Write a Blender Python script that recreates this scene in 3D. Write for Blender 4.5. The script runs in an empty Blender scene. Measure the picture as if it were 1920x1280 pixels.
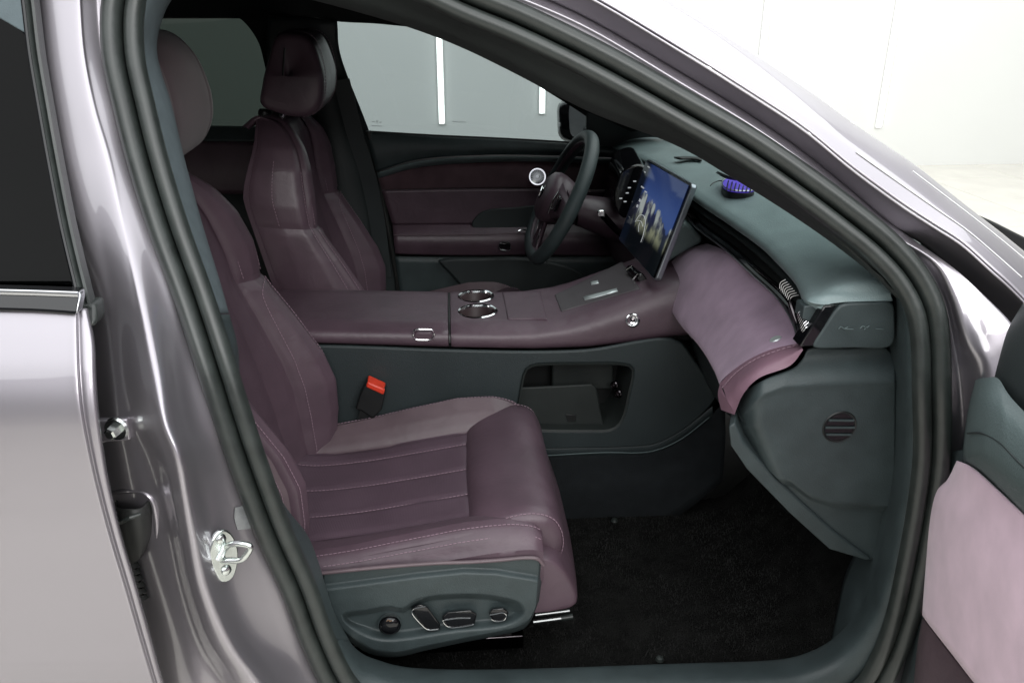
import bpy, bmesh, math, random
from mathutils import Vector as V, Matrix
R = math.radians
random.seed(7)
sc = bpy.context.scene
COL = sc.collection

# ------------------------------------------------------------------ camera
FPX = 1530.0                         # focal length in pixels of a 1920 px wide frame
CAM = V((0.0, -1.78, 1.43)); PITCH = R(22.7); YAW = R(4.3)
cd = bpy.data.cameras.new('camera'); cam = bpy.data.objects.new('camera', cd); COL.objects.link(cam)
cam.location = CAM; cam.rotation_euler = (R(90) - PITCH, 0, -YAW)
cd.sensor_width = 36.0; cd.lens = 36.0 * FPX / 1920.0; cd.clip_start = 0.02; cd.clip_end = 200
sc.camera = cam

# ------------------------------------------------------------------ world and lamps (a bright showroom hall)
w = bpy.data.worlds.new('World'); sc.world = w; w.use_nodes = True
bg = w.node_tree.nodes['Background']; bg.inputs[0].default_value = (0.93, 0.97, 1.0, 1); bg.inputs[1].default_value = 0.20
def lamp(name, loc, target, sx, sy, power, col=(1, 1, 1)):
    l = bpy.data.lights.new(name, 'AREA'); l.shape = 'RECTANGLE'; l.size = sx; l.size_y = sy
    l.energy = power; l.color = col
    o = bpy.data.objects.new(name, l); COL.objects.link(o); o.location = loc
    o.rotation_euler = (V(target) - V(loc)).to_track_quat('-Z', 'Y').to_euler()
    return o
lamp('luminous_ceiling', (0.5, -1.8, 5.0), (0.5, -1.8, 0.0), 14.0, 14.6, 1650, (0.97, 0.99, 1.0))
lamp('fill_lamp', (1.5, -6.2, 3.5), (0.1, 0.0, 0.9), 4.2, 1.6, 195, (1.0, 0.985, 0.97))  # unseen fill added to brighten the cabin through the doorway
lamp('wall_washer', (2.5, 2.2, 4.6), (2.5, 5.6, 1.0), 15.0, 0.8, 70, (1.0, 1.0, 0.97))
sc.view_settings.view_transform = 'Standard'; sc.view_settings.look = 'None'
sc.view_settings.exposure = 0.0; sc.view_settings.gamma = 1.0
sc.render.engine = 'CYCLES'
try:
    sc.cycles.max_bounces = 7; sc.cycles.diffuse_bounces = 3; sc.cycles.glossy_bounces = 4; sc.cycles.transparent_max_bounces = 10; sc.cycles.use_denoising = True
    sc.cycles.caustics_reflective = False; sc.cycles.caustics_refractive = False
    sc.cycles.sample_clamp_indirect = 6
except Exception: pass

# ------------------------------------------------------------------ measuring: a pixel of the 1920 px photograph on a plane of the car
fw = V((math.sin(YAW)*math.cos(PITCH), math.cos(YAW)*math.cos(PITCH), -math.sin(PITCH)))
rt = V((math.cos(YAW), -math.sin(YAW), 0)); upv = rt.cross(fw)
def A(px, py, Y=None, X=None, Z=None):
    d = fw*FPX + rt*(px-960) + upv*(640-py)
    if Y is not None: t = (Y-CAM.y)/d.y
    elif X is not None: t = (X-CAM.x)/d.x
    else: t = (Z-CAM.z)/d.z
    return CAM + d*t
def side_y(z):                       # the car's near flank: upright to the belt line, leaning in above it
    return -0.79 + 0.34*max(0.0, z-0.93)**1.0
def AF(px, py, off=0.0, fn=side_y):
    Y = -0.79
    for _ in range(25):
        p = A(px, py, Y=Y); Y = 0.5*Y + 0.5*(fn(p.z)+off)
    return A(px, py, Y=Y)

# ------------------------------------------------------------------ materials
MATS = {}
def nodes(m): return m.node_tree.nodes, m.node_tree.links
def mat(name, col, rough=0.5, metal=0.0, coat=0.0, spec=0.5, bump=None, vary=None, sheen=0.0, emit=None, estr=0.0, coat_rough=0.03):
    m = bpy.data.materials.new(name); m.use_nodes = True
    n, l = nodes(m); b = n['Principled BSDF']
    b.inputs['Base Color'].default_value = (*col, 1); b.inputs['Roughness'].default_value = rough
    b.inputs['Metallic'].default_value = metal; b.inputs['Coat Weight'].default_value = coat
    b.inputs['Coat Roughness'].default_value = coat_rough
    b.inputs['Specular IOR Level'].default_value = spec
    if sheen: b.inputs['Sheen Weight'].default_value = sheen; b.inputs['Sheen Roughness'].default_value = 0.5
    if emit: b.inputs['Emission Color'].default_value = (*emit, 1); b.inputs['Emission Strength'].default_value = estr
    tc = n.new('ShaderNodeTexCoord')
    if vary:                          # (scale, amount[, detail])
        nz = n.new('ShaderNodeTexNoise'); nz.inputs['Scale'].default_value = vary[0]; nz.inputs['Detail'].default_value = 6
        l.new(tc.outputs['Object'], nz.inputs['Vector'])
        mx = n.new('ShaderNodeMix'); mx.data_type = 'RGBA'
        mx.inputs['A'].default_value = tuple(c*(1-vary[1]) for c in col) + (1,)
        mx.inputs['B'].default_value = tuple(min(1, c*(1+vary[1])) for c in col) + (1,)
        rp = n.new('ShaderNodeMapRange'); rp.inputs[1].default_value = 0.3; rp.inputs[2].default_value = 0.7
        l.new(nz.outputs['Fac'], rp.inputs[0]); l.new(rp.outputs[0], mx.inputs['Factor'])
        l.new(mx.outputs['Result'], b.inputs['Base Color'])
        rr = n.new('ShaderNodeMapRange'); rr.inputs[3].default_value = max(0, rough-0.06); rr.inputs[4].default_value = min(1, rough+0.06)
        l.new(nz.outputs['Fac'], rr.inputs[0]); l.new(rr.outputs[0], b.inputs['Roughness'])
    if bump:                          # (kind, scale, strength, distance)
        k, s, st, di = bump
        if k == 'grain':
            t = n.new('ShaderNodeTexVoronoi'); t.inputs['Scale'].default_value = s; o = t.outputs['Distance']
        elif k == 'perf':
            t = n.new('ShaderNodeTexVoronoi'); t.inputs['Scale'].default_value = s; t.inputs['Randomness'].default_value = 0.0; o = t.outputs['Distance']
        else:
            t = n.new('ShaderNodeTexNoise'); t.inputs['Scale'].default_value = s; t.inputs['Detail'].default_value = 4; o = t.outputs['Fac']
        l.new(tc.outputs['Object'], t.inputs['Vector'])
        if k == 'leather':                # pores plus soft wrinkles
            t.inputs['Scale'].default_value = 20; t.inputs['Distortion'].default_value = 1.2
            vo = n.new('ShaderNodeTexVoronoi'); vo.inputs['Scale'].default_value = s; l.new(tc.outputs['Object'], vo.inputs['Vector'])
            b0 = n.new('ShaderNodeBump'); b0.inputs['Strength'].default_value = st; b0.inputs['Distance'].default_value = di
            l.new(vo.outputs['Distance'], b0.inputs['Height'])
            bp = n.new('ShaderNodeBump'); bp.inputs['Strength'].default_value = 0.17; bp.inputs['Distance'].default_value = 0.008
            l.new(t.outputs['Fac'], bp.inputs['Height']); l.new(b0.outputs['Normal'], bp.inputs['Normal']); l.new(bp.outputs['Normal'], b.inputs['Normal'])
            MATS[name] = m; return m
        bp = n.new('ShaderNodeBump'); bp.inputs['Strength'].default_value = st; bp.inputs['Distance'].default_value = di
        l.new(o, bp.inputs['Height']); l.new(bp.outputs['Normal'], b.inputs['Normal'])
    MATS[name] = m
    return m
mat('paint', (0.352, 0.330, 0.362), 0.42, 0.85, 0.9, coat_rough=0.03)
MATS['paint'].node_tree.nodes['Principled BSDF'].inputs['Coat IOR'].default_value = 1.6
mat('rubber', (0.022, 0.027, 0.025), 0.40, spec=0.6, vary=(35, 0.25), bump=('noise', 260, 0.15, 0.001))
mat('rubber_dark', (0.018, 0.019, 0.018), 0.55, vary=(30, 0.2))
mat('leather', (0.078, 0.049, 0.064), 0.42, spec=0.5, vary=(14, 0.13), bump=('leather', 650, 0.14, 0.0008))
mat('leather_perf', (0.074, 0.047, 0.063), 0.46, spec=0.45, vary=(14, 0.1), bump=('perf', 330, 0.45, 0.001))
mat('leather_light', (0.100, 0.070, 0.080), 0.44, spec=0.5, vary=(14, 0.12), bump=('leather', 650, 0.14, 0.0008))  # lighter leather; on the seat faces it stands in for light
mat('pad_grey', (0.055, 0.047, 0.052), 0.55, vary=(30, 0.1), bump=('noise', 500, 0.2, 0.0006))
mat('tunnel_cloth', (0.010, 0.012, 0.0135), 0.9, spec=0.2, vary=(40, 0.2), bump=('noise', 500, 0.5, 0.002))
mat('trim_dark', (0.017, 0.021, 0.020), 0.6, spec=0.4, vary=(9, 0.12), bump=('grain', 700, 0.25, 0.0008))
mat('cup_shaded', (0.030, 0.016, 0.018), 0.5, vary=(20, 0.1))  # leather tone darkened, the shade of the wells is in the colour
mat('thread', (0.26, 0.175, 0.215), 0.7)
mat('leather_rose', (0.205, 0.118, 0.155), 0.5, spec=0.4, vary=(14, 0.1), bump=('leather', 650, 0.14, 0.0008))
mat('badge_metal', (0.55, 0.60, 0.60), 0.3, 0.4)
mat('steel', (0.30, 0.31, 0.31), 0.40, 1.0)
mat('suede', (0.37, 0.262, 0.35), 0.95, spec=0.1, vary=(16, 0.15), sheen=0.15, bump=('noise', 900, 0.3, 0.0008))
mat('suede_dark', (0.078, 0.046, 0.054), 0.95, spec=0.1, vary=(17, 0.20), sheen=0.3, bump=('noise', 900, 0.3, 0.0008))
mat('suede_pink', (0.64, 0.465, 0.55), 0.95, spec=0.1, vary=(18, 0.09), sheen=0.3, bump=('noise', 900, 0.3, 0.0008))
mat('slate', (0.036, 0.049, 0.051), 0.50, spec=0.45, vary=(22, 0.16), bump=('grain', 460, 0.30, 0.0010))
mat('slate_shaded', (0.023, 0.031, 0.033), 0.52, spec=0.4, vary=(9, 0.10), bump=('grain', 460, 0.30, 0.0010))  # darker slate copy, shade on the console put into the colour
mat('dash_lit', (0.185, 0.242, 0.245), 0.48, spec=0.5, vary=(18, 0.10), bump=('grain', 420, 0.35, 0.0012))  # lighter slate copy, light through the windscreen put into the colour
mat('slate_soft', (0.090, 0.120, 0.121), 0.55, spec=0.45, vary=(7, 0.10), bump=('grain', 420, 0.35, 0.0012))
mat('slate_dark', (0.022, 0.028, 0.029), 0.55, spec=0.4, vary=(9, 0.12), bump=('grain', 700, 0.25, 0.0008))
mat('pillar_fabric', (0.100, 0.125, 0.135), 0.85, spec=0.2, vary=(60, 0.08), bump=('noise', 700, 0.35, 0.001))
mat('headliner', (0.012, 0.014, 0.014), 0.9, spec=0.2, vary=(40, 0.1), bump=('noise', 700, 0.3, 0.001))
mat('black_plastic', (0.008, 0.009, 0.009), 0.45, vary=(20, 0.15))
mat('gloss_black', (0.004, 0.004, 0.005), 0.06, spec=0.6)
mat('carpet', (0.011, 0.011, 0.0105), 1.0, spec=0.05, vary=(26, 0.4), bump=('noise', 420, 1.0, 0.006))
mat('carpet_pile', (0.026, 0.026, 0.025), 1.0, spec=0.05, vary=(7, 0.45))
mat('suede_head', (0.050, 0.028, 0.034), 0.9, spec=0.15, vary=(25, 0.12), sheen=0.2, bump=('noise', 500, 0.3, 0.001))
mat('chrome', (0.78, 0.79, 0.80), 0.10, 1.0)
mat('satin_metal', (0.55, 0.56, 0.58), 0.28, 1.0)
mat('zinc', (0.66, 0.70, 0.68), 0.22, 1.0, vary=(60, 0.15))
mat('dark_chrome', (0.10, 0.09, 0.095), 0.12, 1.0)
mat('screen_edge', (0.30, 0.33, 0.36), 0.30, 0.9)
mat('red_plastic', (0.62, 0.045, 0.02), 0.35, vary=(60, 0.1))
mat('floor_tile', (0.585, 0.56, 0.505), 0.16, vary=(3.0, 0.05), spec=0.5)
mat('grout', (0.22, 0.21, 0.20), 0.8, vary=(20, 0.1))
mat('wall_paint', (0.745, 0.755, 0.735), 0.6, vary=(0.6, 0.03))
mat('led', (1, 1, 1), 0.4, emit=(1.0, 1.0, 0.97), estr=6.0)
mat('violet_light', (0.06, 0.03, 0.3), 0.3, emit=(0.14, 0.08, 0.85), estr=0.36)
mat('ring_light', (0.8, 0.8, 0.85), 0.4, emit=(0.9, 0.92, 1.0), estr=0.9)
mat('icon', (0.5, 0.5, 0.5), 0.4, emit=(0.75, 0.8, 0.85), estr=0.35)
mat('print_grey', (0.30, 0.33, 0.33), 0.6)
mat('print_brown', (0.20, 0.11, 0.06), 0.5)
mat('yellow_sticker', (0.55, 0.33, 0.12), 0.5)
mat('sticker_film', (0.24, 0.25, 0.255), 0.22, metal=0.3, spec=0.6, vary=(90, 0.15))
mat('white_gloss', (0.80, 0.80, 0.80), 0.15, spec=0.6)  # plain white gloss; also draws the imitated reflections on the wing
def glass(name, tint, rough=0.0, ior=1.5):
    m = bpy.data.materials.new(name); m.use_nodes = True; n, l = nodes(m); n.remove(n['Principled BSDF'])
    out = n['Material Output']; tr = n.new('ShaderNodeBsdfTransparent'); tr.inputs[0].default_value = (*tint, 1)
    gl = n.new('ShaderNodeBsdfGlossy'); gl.inputs['Roughness'].default_value = rough; gl.inputs[0].default_value = (1, 1, 1, 1)
    fr = n.new('ShaderNodeFresnel'); fr.inputs[0].default_value = ior
    mx = n.new('ShaderNodeMixShader'); l.new(fr.outputs[0], mx.inputs[0]); l.new(tr.outputs[0], mx.inputs[1]); l.new(gl.outputs[0], mx.inputs[2])
    l.new(mx.outputs[0], out.inputs[0]); MATS[name] = m
glass('window_glass', (0.38, 0.43, 0.435)); glass('privacy_glass', (0.035, 0.045, 0.04), ior=1.2); glass('windshield_glass', (0.8, 0.86, 0.84))

# ------------------------------------------------------------------ mesh helpers
def tag(o, label, cat, group=None):
    o['label'] = label; o['category'] = cat
    if group: o['group'] = group
    return o
def structure(o): o['kind'] = 'structure'; return o
def empty(name, loc, label, cat, group=None):
    o = bpy.data.objects.new(name, None); COL.objects.link(o); o.location = loc; o.empty_display_size = 0.05
    return tag(o, label, cat, group)
def build(name, vs, fs, m, parent=None, smooth=True, bevel=0, bseg=2, solid=0, solid_off=-1, sub=0, angle=35):
    me = bpy.data.meshes.new(name); me.from_pydata([tuple(v) for v in vs], [], fs)
    bm = bmesh.new(); bm.from_mesh(me); bmesh.ops.remove_doubles(bm, verts=bm.verts, dist=1e-6)
    bmesh.ops.recalc_face_normals(bm, faces=bm.faces); bm.to_mesh(me); bm.free()
    return finish(name, me, m, parent, smooth, bevel, bseg, solid, solid_off, sub, angle)
def finish(name, me, m, parent, smooth=True, bevel=0, bseg=2, solid=0, solid_off=-1, sub=0, angle=35):
    me.materials.append(MATS[m] if isinstance(m, str) else m)
    o = bpy.data.objects.new(name, me); COL.objects.link(o)
    if parent is not None:
        pl = parent_world(parent); me.transform(Matrix.Translation(-pl)); o.parent = parent
    if smooth:
        me.polygons.foreach_set('use_smooth', [True]*len(me.polygons))
        me.set_sharp_from_angle(angle=R(angle))
    if solid: s = o.modifiers.new('solid', 'SOLIDIFY'); s.thickness = solid; s.offset = solid_off
    if bevel:
        b = o.modifiers.new('bevel', 'BEVEL'); b.width = bevel; b.segments = bseg; b.limit_method = 'ANGLE'; b.angle_limit = R(35); b.harden_normals = False
    if sub: s = o.modifiers.new('sub', 'SUBSURF'); s.levels = sub; s.render_levels = sub
    return o
def parent_world(p):
    l = V(p.location); q = p.parent
    while q is not None: l += q.location; q = q.parent
    return l
def spl(pts, n, closed=False):
    """Catmull-Rom through pts, n samples spread by arc length"""
    pts = [V(p) for p in pts]; k = len(pts)
    if k < 3 and not closed:
        return [pts[0].lerp(pts[-1], i/(n-1)) for i in range(n)]
    d = []; segs = k if closed else k-1
    for i in range(segs):
        if closed: p0, p1, p2, p3 = pts[i-1], pts[i], pts[(i+1) % k], pts[(i+2) % k]
        else:
            p1, p2 = pts[i], pts[i+1]
            p0 = pts[i-1] if i > 0 else p1*2-p2
            p3 = pts[i+2] if i+2 < k else p2*2-p1
        a1 = max((p1-p0).length, 1e-9)**0.5; a2 = max((p2-p1).length, 1e-9)**0.5; a3 = max((p3-p2).length, 1e-9)**0.5
        m1 = ((p1-p0)/a1 - (p2-p0)/(a1+a2) + (p2-p1)/a2)*a2; m2 = ((p2-p1)/a2 - (p3-p1)/(a2+a3) + (p3-p2)/a3)*a2
        for j in range(12):
            t = j/12; t2 = t*t; t3 = t2*t
            d.append(p1*(2*t3-3*t2+1) + m1*(t3-2*t2+t) + p2*(-2*t3+3*t2) + m2*(t3-t2))
    d.append(pts[0].copy() if closed else pts[-1].copy())
    L = [0]
    for a, b in zip(d, d[1:]): L.append(L[-1]+(b-a).length)
    out = []; j = 0
    for i in range(n):
        s = L[-1]*i/(n if closed else n-1)
        while j < len(L)-2 and L[j+1] < s: j += 1
        f = (s-L[j])/max(L[j+1]-L[j], 1e-9); out.append(d[j].lerp(d[j+1], min(max(f, 0), 1)))
    return out
def lin(pts, n):
    pts = [V(p) for p in pts]; L = [0]
    for a, b in zip(pts, pts[1:]): L.append(L[-1]+(b-a).length)
    out = []; j = 0
    for i in range(n):
        s = L[-1]*i/(n-1)
        while j < len(L)-2 and L[j+1] < s: j += 1
        out.append(pts[j].lerp(pts[j+1], (s-L[j])/max(L[j+1]-L[j], 1e-9)))
    return out
def gridfaces(r, c, cr=False, cc=False, base=0):
    f = []
    for i in range(r if cr else r-1):
        for j in range(c if cc else c-1):
            f.append((base+i*c+j, base+((i+1) % r)*c+j, base+((i+1) % r)*c+(j+1) % c, base+i*c+(j+1) % c))
    return f
def grid(name, rows, m, parent=None, cr=False, cc=False, caps=False, **kw):
    c = len(rows[0]); vs = [p for r in rows for p in r]; fs = gridfaces(len(rows), c, cr, cc)
    if caps: fs.append(tuple(range(c))); fs.append(tuple(range((len(rows)-1)*c, len(rows)*c)))
    return build(name, vs, fs, m, parent, **kw)
def splu(pts, n):
    """spline through pts, samples spread evenly over the control points"""
    k = len(pts); out = []
    if k < 3: return [pts[0].lerp(pts[-1], i/(n-1)) for i in range(n)]
    for i in range(n):
        f = (k-1)*i/(n-1); j = min(int(f), k-2); t = f-j
        p1, p2 = pts[j], pts[j+1]; p0 = pts[j-1] if j > 0 else p1*2-p2; p3 = pts[j+2] if j+2 < k else p2*2-p1
        m1, m2 = (p2-p0)*.5, (p3-p1)*.5; lim = (p2-p1).length*1.6
        if m1.length > lim: m1 = m1.normalized()*lim
        if m2.length > lim: m2 = m2.normalized()*lim
        t2 = t*t; t3 = t2*t
        out.append(p1*(2*t3-3*t2+1)+m1*(t3-2*t2+t)+p2*(-2*t3+3*t2)+m2*(t3-t2))
    return out
def smoothgrid(name, rows, m, parent=None, nu=24, nv=24, **kw):
    """interpolate a coarse net of points by splines both ways"""
    a = [splu(r, nv) for r in rows]
    cols = [splu([a[i][j] for i in range(len(a))], nu) for j in range(nv)]
    return grid(name, [[cols[j][i] for j in range(nv)] for i in range(nu)], m, parent, **kw)
def frames(path, closed=False, ref=None):
    fr = []; n = len(path)
    for i in range(n):
        a = path[i-1] if (i > 0 or closed) else path[0]; b = path[(i+1) % n] if (i < n-1 or closed) else path[-1]
        t = (b-a).normalized()
        if ref is not None:
            r = ref(path[i]) if callable(ref) else V(ref)
            u = (r - t*r.dot(t)).normalized()
        elif i == 0:
            r = V((0, 0, 1)) if abs(t.z) < 0.9 else V((0, 1, 0)); u = (r - t*r.dot(t)).normalized()
        else:
            u = fr[-1][1]; u = (u - t*u.dot(t)).normalized()
        fr.append((t, u, t.cross(u)))
    return fr
def sweep(path, prof, closed=False, ref=None, scale=None, capped=True):
    """prof: list of (a along u, b along t x u)"""
    fr = frames(path, closed, ref); vs = []
    for i, (p, (t, u, b)) in enumerate(zip(path, fr)):
        s = scale(i/(len(path)-1)) if scale else 1
        vs += [p + u*(q[0]*s) + b*(q[1]*s) for q in prof]
    n = len(path); c = len(prof); fs = gridfaces(n, c, closed, True)
    if not closed and capped: fs += [tuple(range(c)), tuple(range((n-1)*c, n*c))]
    return vs, fs
def circ(r, n=10, ry=None): return [(r*math.cos(2*math.pi*i/n), (ry or r)*math.sin(2*math.pi*i/n)) for i in range(n)]
def tube(name, path, r, m, parent=None, closed=False, seg=10, ref=None, ry=None, **kw):
    vs, fs = sweep([V(p) for p in path], circ(r, seg, ry), closed, ref); return build(name, vs, fs, m, parent, **kw)
def strip(name, path, prof, m, parent=None, closed=False, ref=None, **kw):
    vs, fs = sweep([V(p) for p in path], prof, closed, ref); return build(name, vs, fs, m, parent, **kw)
def prism(name, poly, vec, m, parent=None, bevel=0.003, **kw):
    poly = [V(p) for p in poly]; vec = V(vec); n = len(poly)
    vs = poly + [p+vec for p in poly]
    fs = [tuple(range(n)), tuple(range(2*n-1, n-1, -1))] + [(i, (i+1) % n, n+(i+1) % n, n+i) for i in range(n)]
    return build(name, vs, fs, m, parent, bevel=bevel, **kw)
def box(name, c, s, m, parent=None, rot=None, bevel=0.003, **kw):
    vs = [V((x*s[0]/2, y*s[1]/2, z*s[2]/2)) for x in (-1, 1) for y in (-1, 1) for z in (-1, 1)]
    if rot: vs = [rot @ v for v in vs]
    vs = [v+V(c) for v in vs]
    return build(name, vs, [(0, 1, 3, 2), (4, 6, 7, 5), (0, 4, 5, 1), (2, 3, 7, 6), (0, 2, 6, 4), (1, 5, 7, 3)], m, parent, bevel=bevel, **kw)
def lathe(name, prof, c, axis, m, parent=None, n=32, **kw):
    """prof: (radius, height along axis)"""
    a = V(axis).normalized(); u = a.orthogonal().normalized(); b = a.cross(u)
    rows = [[V(c) + a*h + (u*math.cos(2*math.pi*k/n) + b*math.sin(2*math.pi*k/n))*r for k in range(n)] for r, h in prof]
    vs = [p for r in rows for p in r]; fs = gridfaces(len(rows), n, False, True)
    return build(name, vs, fs, m, parent, **kw)
def join(name, chunks, m, parent=None, **kw):
    vs, fs = [], []
    for a, b in chunks:
        k = len(vs); vs += a; fs += [tuple(i+k for i in f) for f in b]
    return build(name, vs, fs, m, parent, **kw)
def stitches(name, curves, parent, m='thread', step=0.0075, ln=0.0052, r=0.0007):
    ch = []
    for c in curves:
        L = sum((b-a).length for a, b in zip(c, c[1:])); n = max(2, int(L/step)); q = lin(c, n*2)
        for i in range(0, n*2-1, 2):
            a, b = q[i], q[i+1]; t = (b-a)
            if t.length < 1e-6: continue
            ch.append(sweep([a, a+t.normalized()*ln], circ(r, 5)))
    o = join(name, ch, m, parent); o['kind'] = 'stuff'; return o
def plate(name, outer, holes, vec, m, parent=None, bevel=0.002, **kw):
    """flat plate with holes, extruded by vec"""
    bm = bmesh.new(); es = []
    for loop in [outer]+holes:
        vv = [bm.verts.new(V(p)) for p in loop]
        for i in range(len(vv)): es.append(bm.edges.new((vv[i], vv[(i+1) % len(vv)])))
    bmesh.ops.triangle_fill(bm, edges=es, use_beauty=True, use_dissolve=False)
    fs = bm.faces[:]; ex = bmesh.ops.extrude_face_region(bm, geom=fs)
    nv = [g for g in ex['geom'] if isinstance(g, bmesh.types.BMVert)]
    bmesh.ops.translate(bm, verts=nv, vec=V(vec))
    bmesh.ops.dissolve_limit(bm, angle_limit=R(1), verts=bm.verts[:], edges=bm.edges[:]) if False else None
    bmesh.ops.recalc_face_normals(bm, faces=bm.faces)
    me = bpy.data.meshes.new(name); bm.to_mesh(me); bm.free()
    return finish(name, me, m, parent, bevel=bevel, **kw)
def cut(o, vs, fs):
    c = build('cutter', vs, fs, 'slate')
    if o.parent: o_off = parent_world(o.parent)
    else: o_off = V((0, 0, 0))
    c.data.transform(Matrix.Translation(-o_off)); c.parent = o.parent
    md = o.modifiers.new('cut', 'BOOLEAN'); md.object = c; md.operation = 'DIFFERENCE'; md.solver = 'EXACT'
    bpy.context.view_layer.update()
    dg = bpy.context.evaluated_depsgraph_get(); me = bpy.data.meshes.new_from_object(o.evaluated_get(dg))
    o.modifiers.clear(); o.data = me; bpy.data.objects.remove(c)
    me.polygons.foreach_set('use_smooth', [True]*len(me.polygons)); me.set_sharp_from_angle(angle=R(35))
def pin(x, y, poly):
    s = False; n = len(poly)
    for i in range(n):
        x1, y1 = poly[i][:2]; x2, y2 = poly[(i+1) % n][:2]
        if (y1 > y) != (y2 > y) and x < (x2-x1)*(y-y1)/(y2-y1)+x1: s = not s
    return s
def pdist(x, y, poly, closed=True):
    b = 1e9; n = len(poly)
    for i in range(n if closed else n-1):
        x1, y1 = poly[i][:2]; x2, y2 = poly[(i+1) % n][:2]; dx, dy = x2-x1, y2-y1
        t = max(0, min(1, ((x-x1)*dx+(y-y1)*dy)/max(dx*dx+dy*dy, 1e-9)))
        b = min(b, math.hypot(x-x1-t*dx, y-y1-t*dy))
    return b
def sst(a, b, x):
    t = max(0, min(1, (x-a)/(b-a))); return t*t*(3-2*t)
def p2(pts): return [V((a, b, 0)) for a, b in pts]
def relief(name, top, bot, nx, ny, place, m, parent=None, **kw):
    """panel between two edge lines; place(px,py,s,t) gives the point"""
    a = spl(p2(top), nx); b = spl(p2(bot), nx)
    rows = [[place(a[i].x+(b[i].x-a[i].x)*j/(ny-1), a[i].y+(b[i].y-a[i].y)*j/(ny-1), i/(nx-1), j/(ny-1)) for j in range(ny)] for i in range(nx)]
    return grid(name, rows, m, parent, **kw)
def interp(x, tab):
    if x <= tab[0][0]: return tab[0][1]
    for (a, b), (c, d) in zip(tab, tab[1:]):
        if x <= c: return b+(d-b)*sst(0, 1, (x-a)/(c-a)) if False else b+(d-b)*(x-a)/(c-a)
    return tab[-1][1]

# ================================================================== SETTING
floor = structure(build('floor', [(-9, -8, -0.006), (14, -8, -0.006), (14, 7, -0.006), (-9, 7, -0.006)], [(0, 1, 2, 3)], 'grout'))
T = 0.8
tile0 = None
for i in range(-7, 15):
    for j in range(-8, 7):
        x0, y0 = i*T+0.13, j*T+0.2
        if not (-4.2 < x0 < 9.5 and -4.8 < y0 < 5.4): continue
        if y0 > -0.9 and x0 < 2.0: continue              # under the car and out of sight
        if tile0 is None:
            tile0 = box('tile', (0, 0, 0), (T-0.005, T-0.005, 0.010), 'floor_tile', None, bevel=0.0015); t = tile0
        else: t = tile0.copy(); COL.objects.link(t)
        t.parent = floor; t.location = (x0+T/2, y0+T/2, -0.004)
wall = structure(box('wall', (3.0, 5.70, 2.6), (24, 0.2, 5.4), 'wall_paint', None, bevel=0))
for px, py, zb, lab in ((826, 150, 0.42, 'thin white light strip on the wall, seen through middle of driver window'),
                    (1017, 180, 0.50, 'thin white light strip on the wall, seen beside the door mirror'),
                    (1436, 50, 0.35, 'faint white light strip on the wall above the windscreen pillar'),
                    (1668, 120, 0.35, 'white light strip on the bright wall, rightmost of all')):
    x = A(px, py, Y=5.58).x
    t = empty('light_strip', (x, 5.58, zb), lab, 'light strip', 'light strips on the showroom wall')
    box('housing', (x, 5.592, (zb+4.6)/2), (0.060, 0.014, 4.6-zb), 'wall_paint', t, bevel=0.002)
    box('diffuser', (x, 5.580, (zb+4.6)/2), (0.042, 0.012, 4.58-zb), 'led', t, bevel=0.003)

# ================================================================== CAR BODY
car = empty('car_body', (0.1, -0.75, 0.0), 'lilac grey car body shell around the open front doorway', 'car')
# --- rubber seal that runs round the doorway
seal_px = [(230, 0), (255, -60), (310, -105), (400, -125), (560, -115), (700, -75), (800, -33), (880, 4), (973, 42), (1117, 112), (1280, 203),
           (1400, 272), (1500, 340), (1590, 407), (1660, 465), (1708, 520), (1738, 580), (1747, 640), (1750, 740), (1750, 853), (1738, 950), (1716, 1066),
           (1694, 1160), (1668, 1230), (1632, 1290), (1570, 1335), (1480, 1352), (1280, 1362), (1000, 1368), (800, 1366), (700, 1345), (640, 1290),
           (594, 1200), (557, 1100), (512, 1000), (457, 853), (407, 700), (361, 560), (313, 427), (274, 300), (249, 200), (228, 100)]
seal_path = spl([AF(*p) for p in seal_px], 230, closed=True)
def outward(p): return V((0, -1, 0.30 if p.z > 0.95 else 0.0))
lip = [(-0.010, 0.0255), (0.003, 0.0255), (0.0085, 0.020), (0.0095, 0.012), (0.006, 0.006), (-0.002, 0.0035), (-0.012, 0.004)]
bulb = [(-0.012, 0.0015), (0.002, 0.002), (0.011, -0.001), (0.0165, -0.008), (0.0150, -0.016), (0.009, -0.022), (0.0, -0.025), (-0.012, -0.024)]
seal = strip('door_seal', seal_path, bulb, 'rubber', car, closed=True, ref=outward, angle=80)
strip('seal_lip', seal_path, lip, 'rubber', seal, closed=True, ref=outward, angle=80)
# --- painted B pillar
rows = [(-140, [66, 80, 112, 150, 165, 182, 200, 216], 0), (-60, [64, 80, 114, 147, 154, 180, 192, 206], 0), (0, [66, 84, 118, 147, 155, 180, 190, 202], 0), (100, [74, 90, 126, 154, 163, 188, 198, 205], 0),
        (200, [88, 100, 140, 172, 184, 212, 220, 230], 0), (300, [104, 120, 164, 200, 213, 238, 247, 255], 0), (427, [128, 150, 188, 225, 240, 272, 283, 291], .12),
        (560, [155, 190, 216, 250, 268, 303, 325, 338], .4), (700, [160, 206, 232, 268, 297, 328, 352, 386], .74), (790, [170, 215, 250, 290, 312, 345, 372, 414], .92), (853, [180, 228, 278, 312, 336, 368, 400, 436], 1),
        (930, [190, 245, 302, 328, 350, 384, 425, 466], 1), (1000, [212, 262, 318, 340, 363, 402, 446, 490], 1), (1100, [240, 292, 340, 360, 384, 430, 486, 538], 1), (1200, [262, 322, 372, 396, 426, 472, 524, 574], 1),
        (1280, [280, 340, 415, 445, 480, 530, 575, 615], 1), (1400, [310, 370, 470, 505, 545, 595, 640, 680], 1)]
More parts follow.
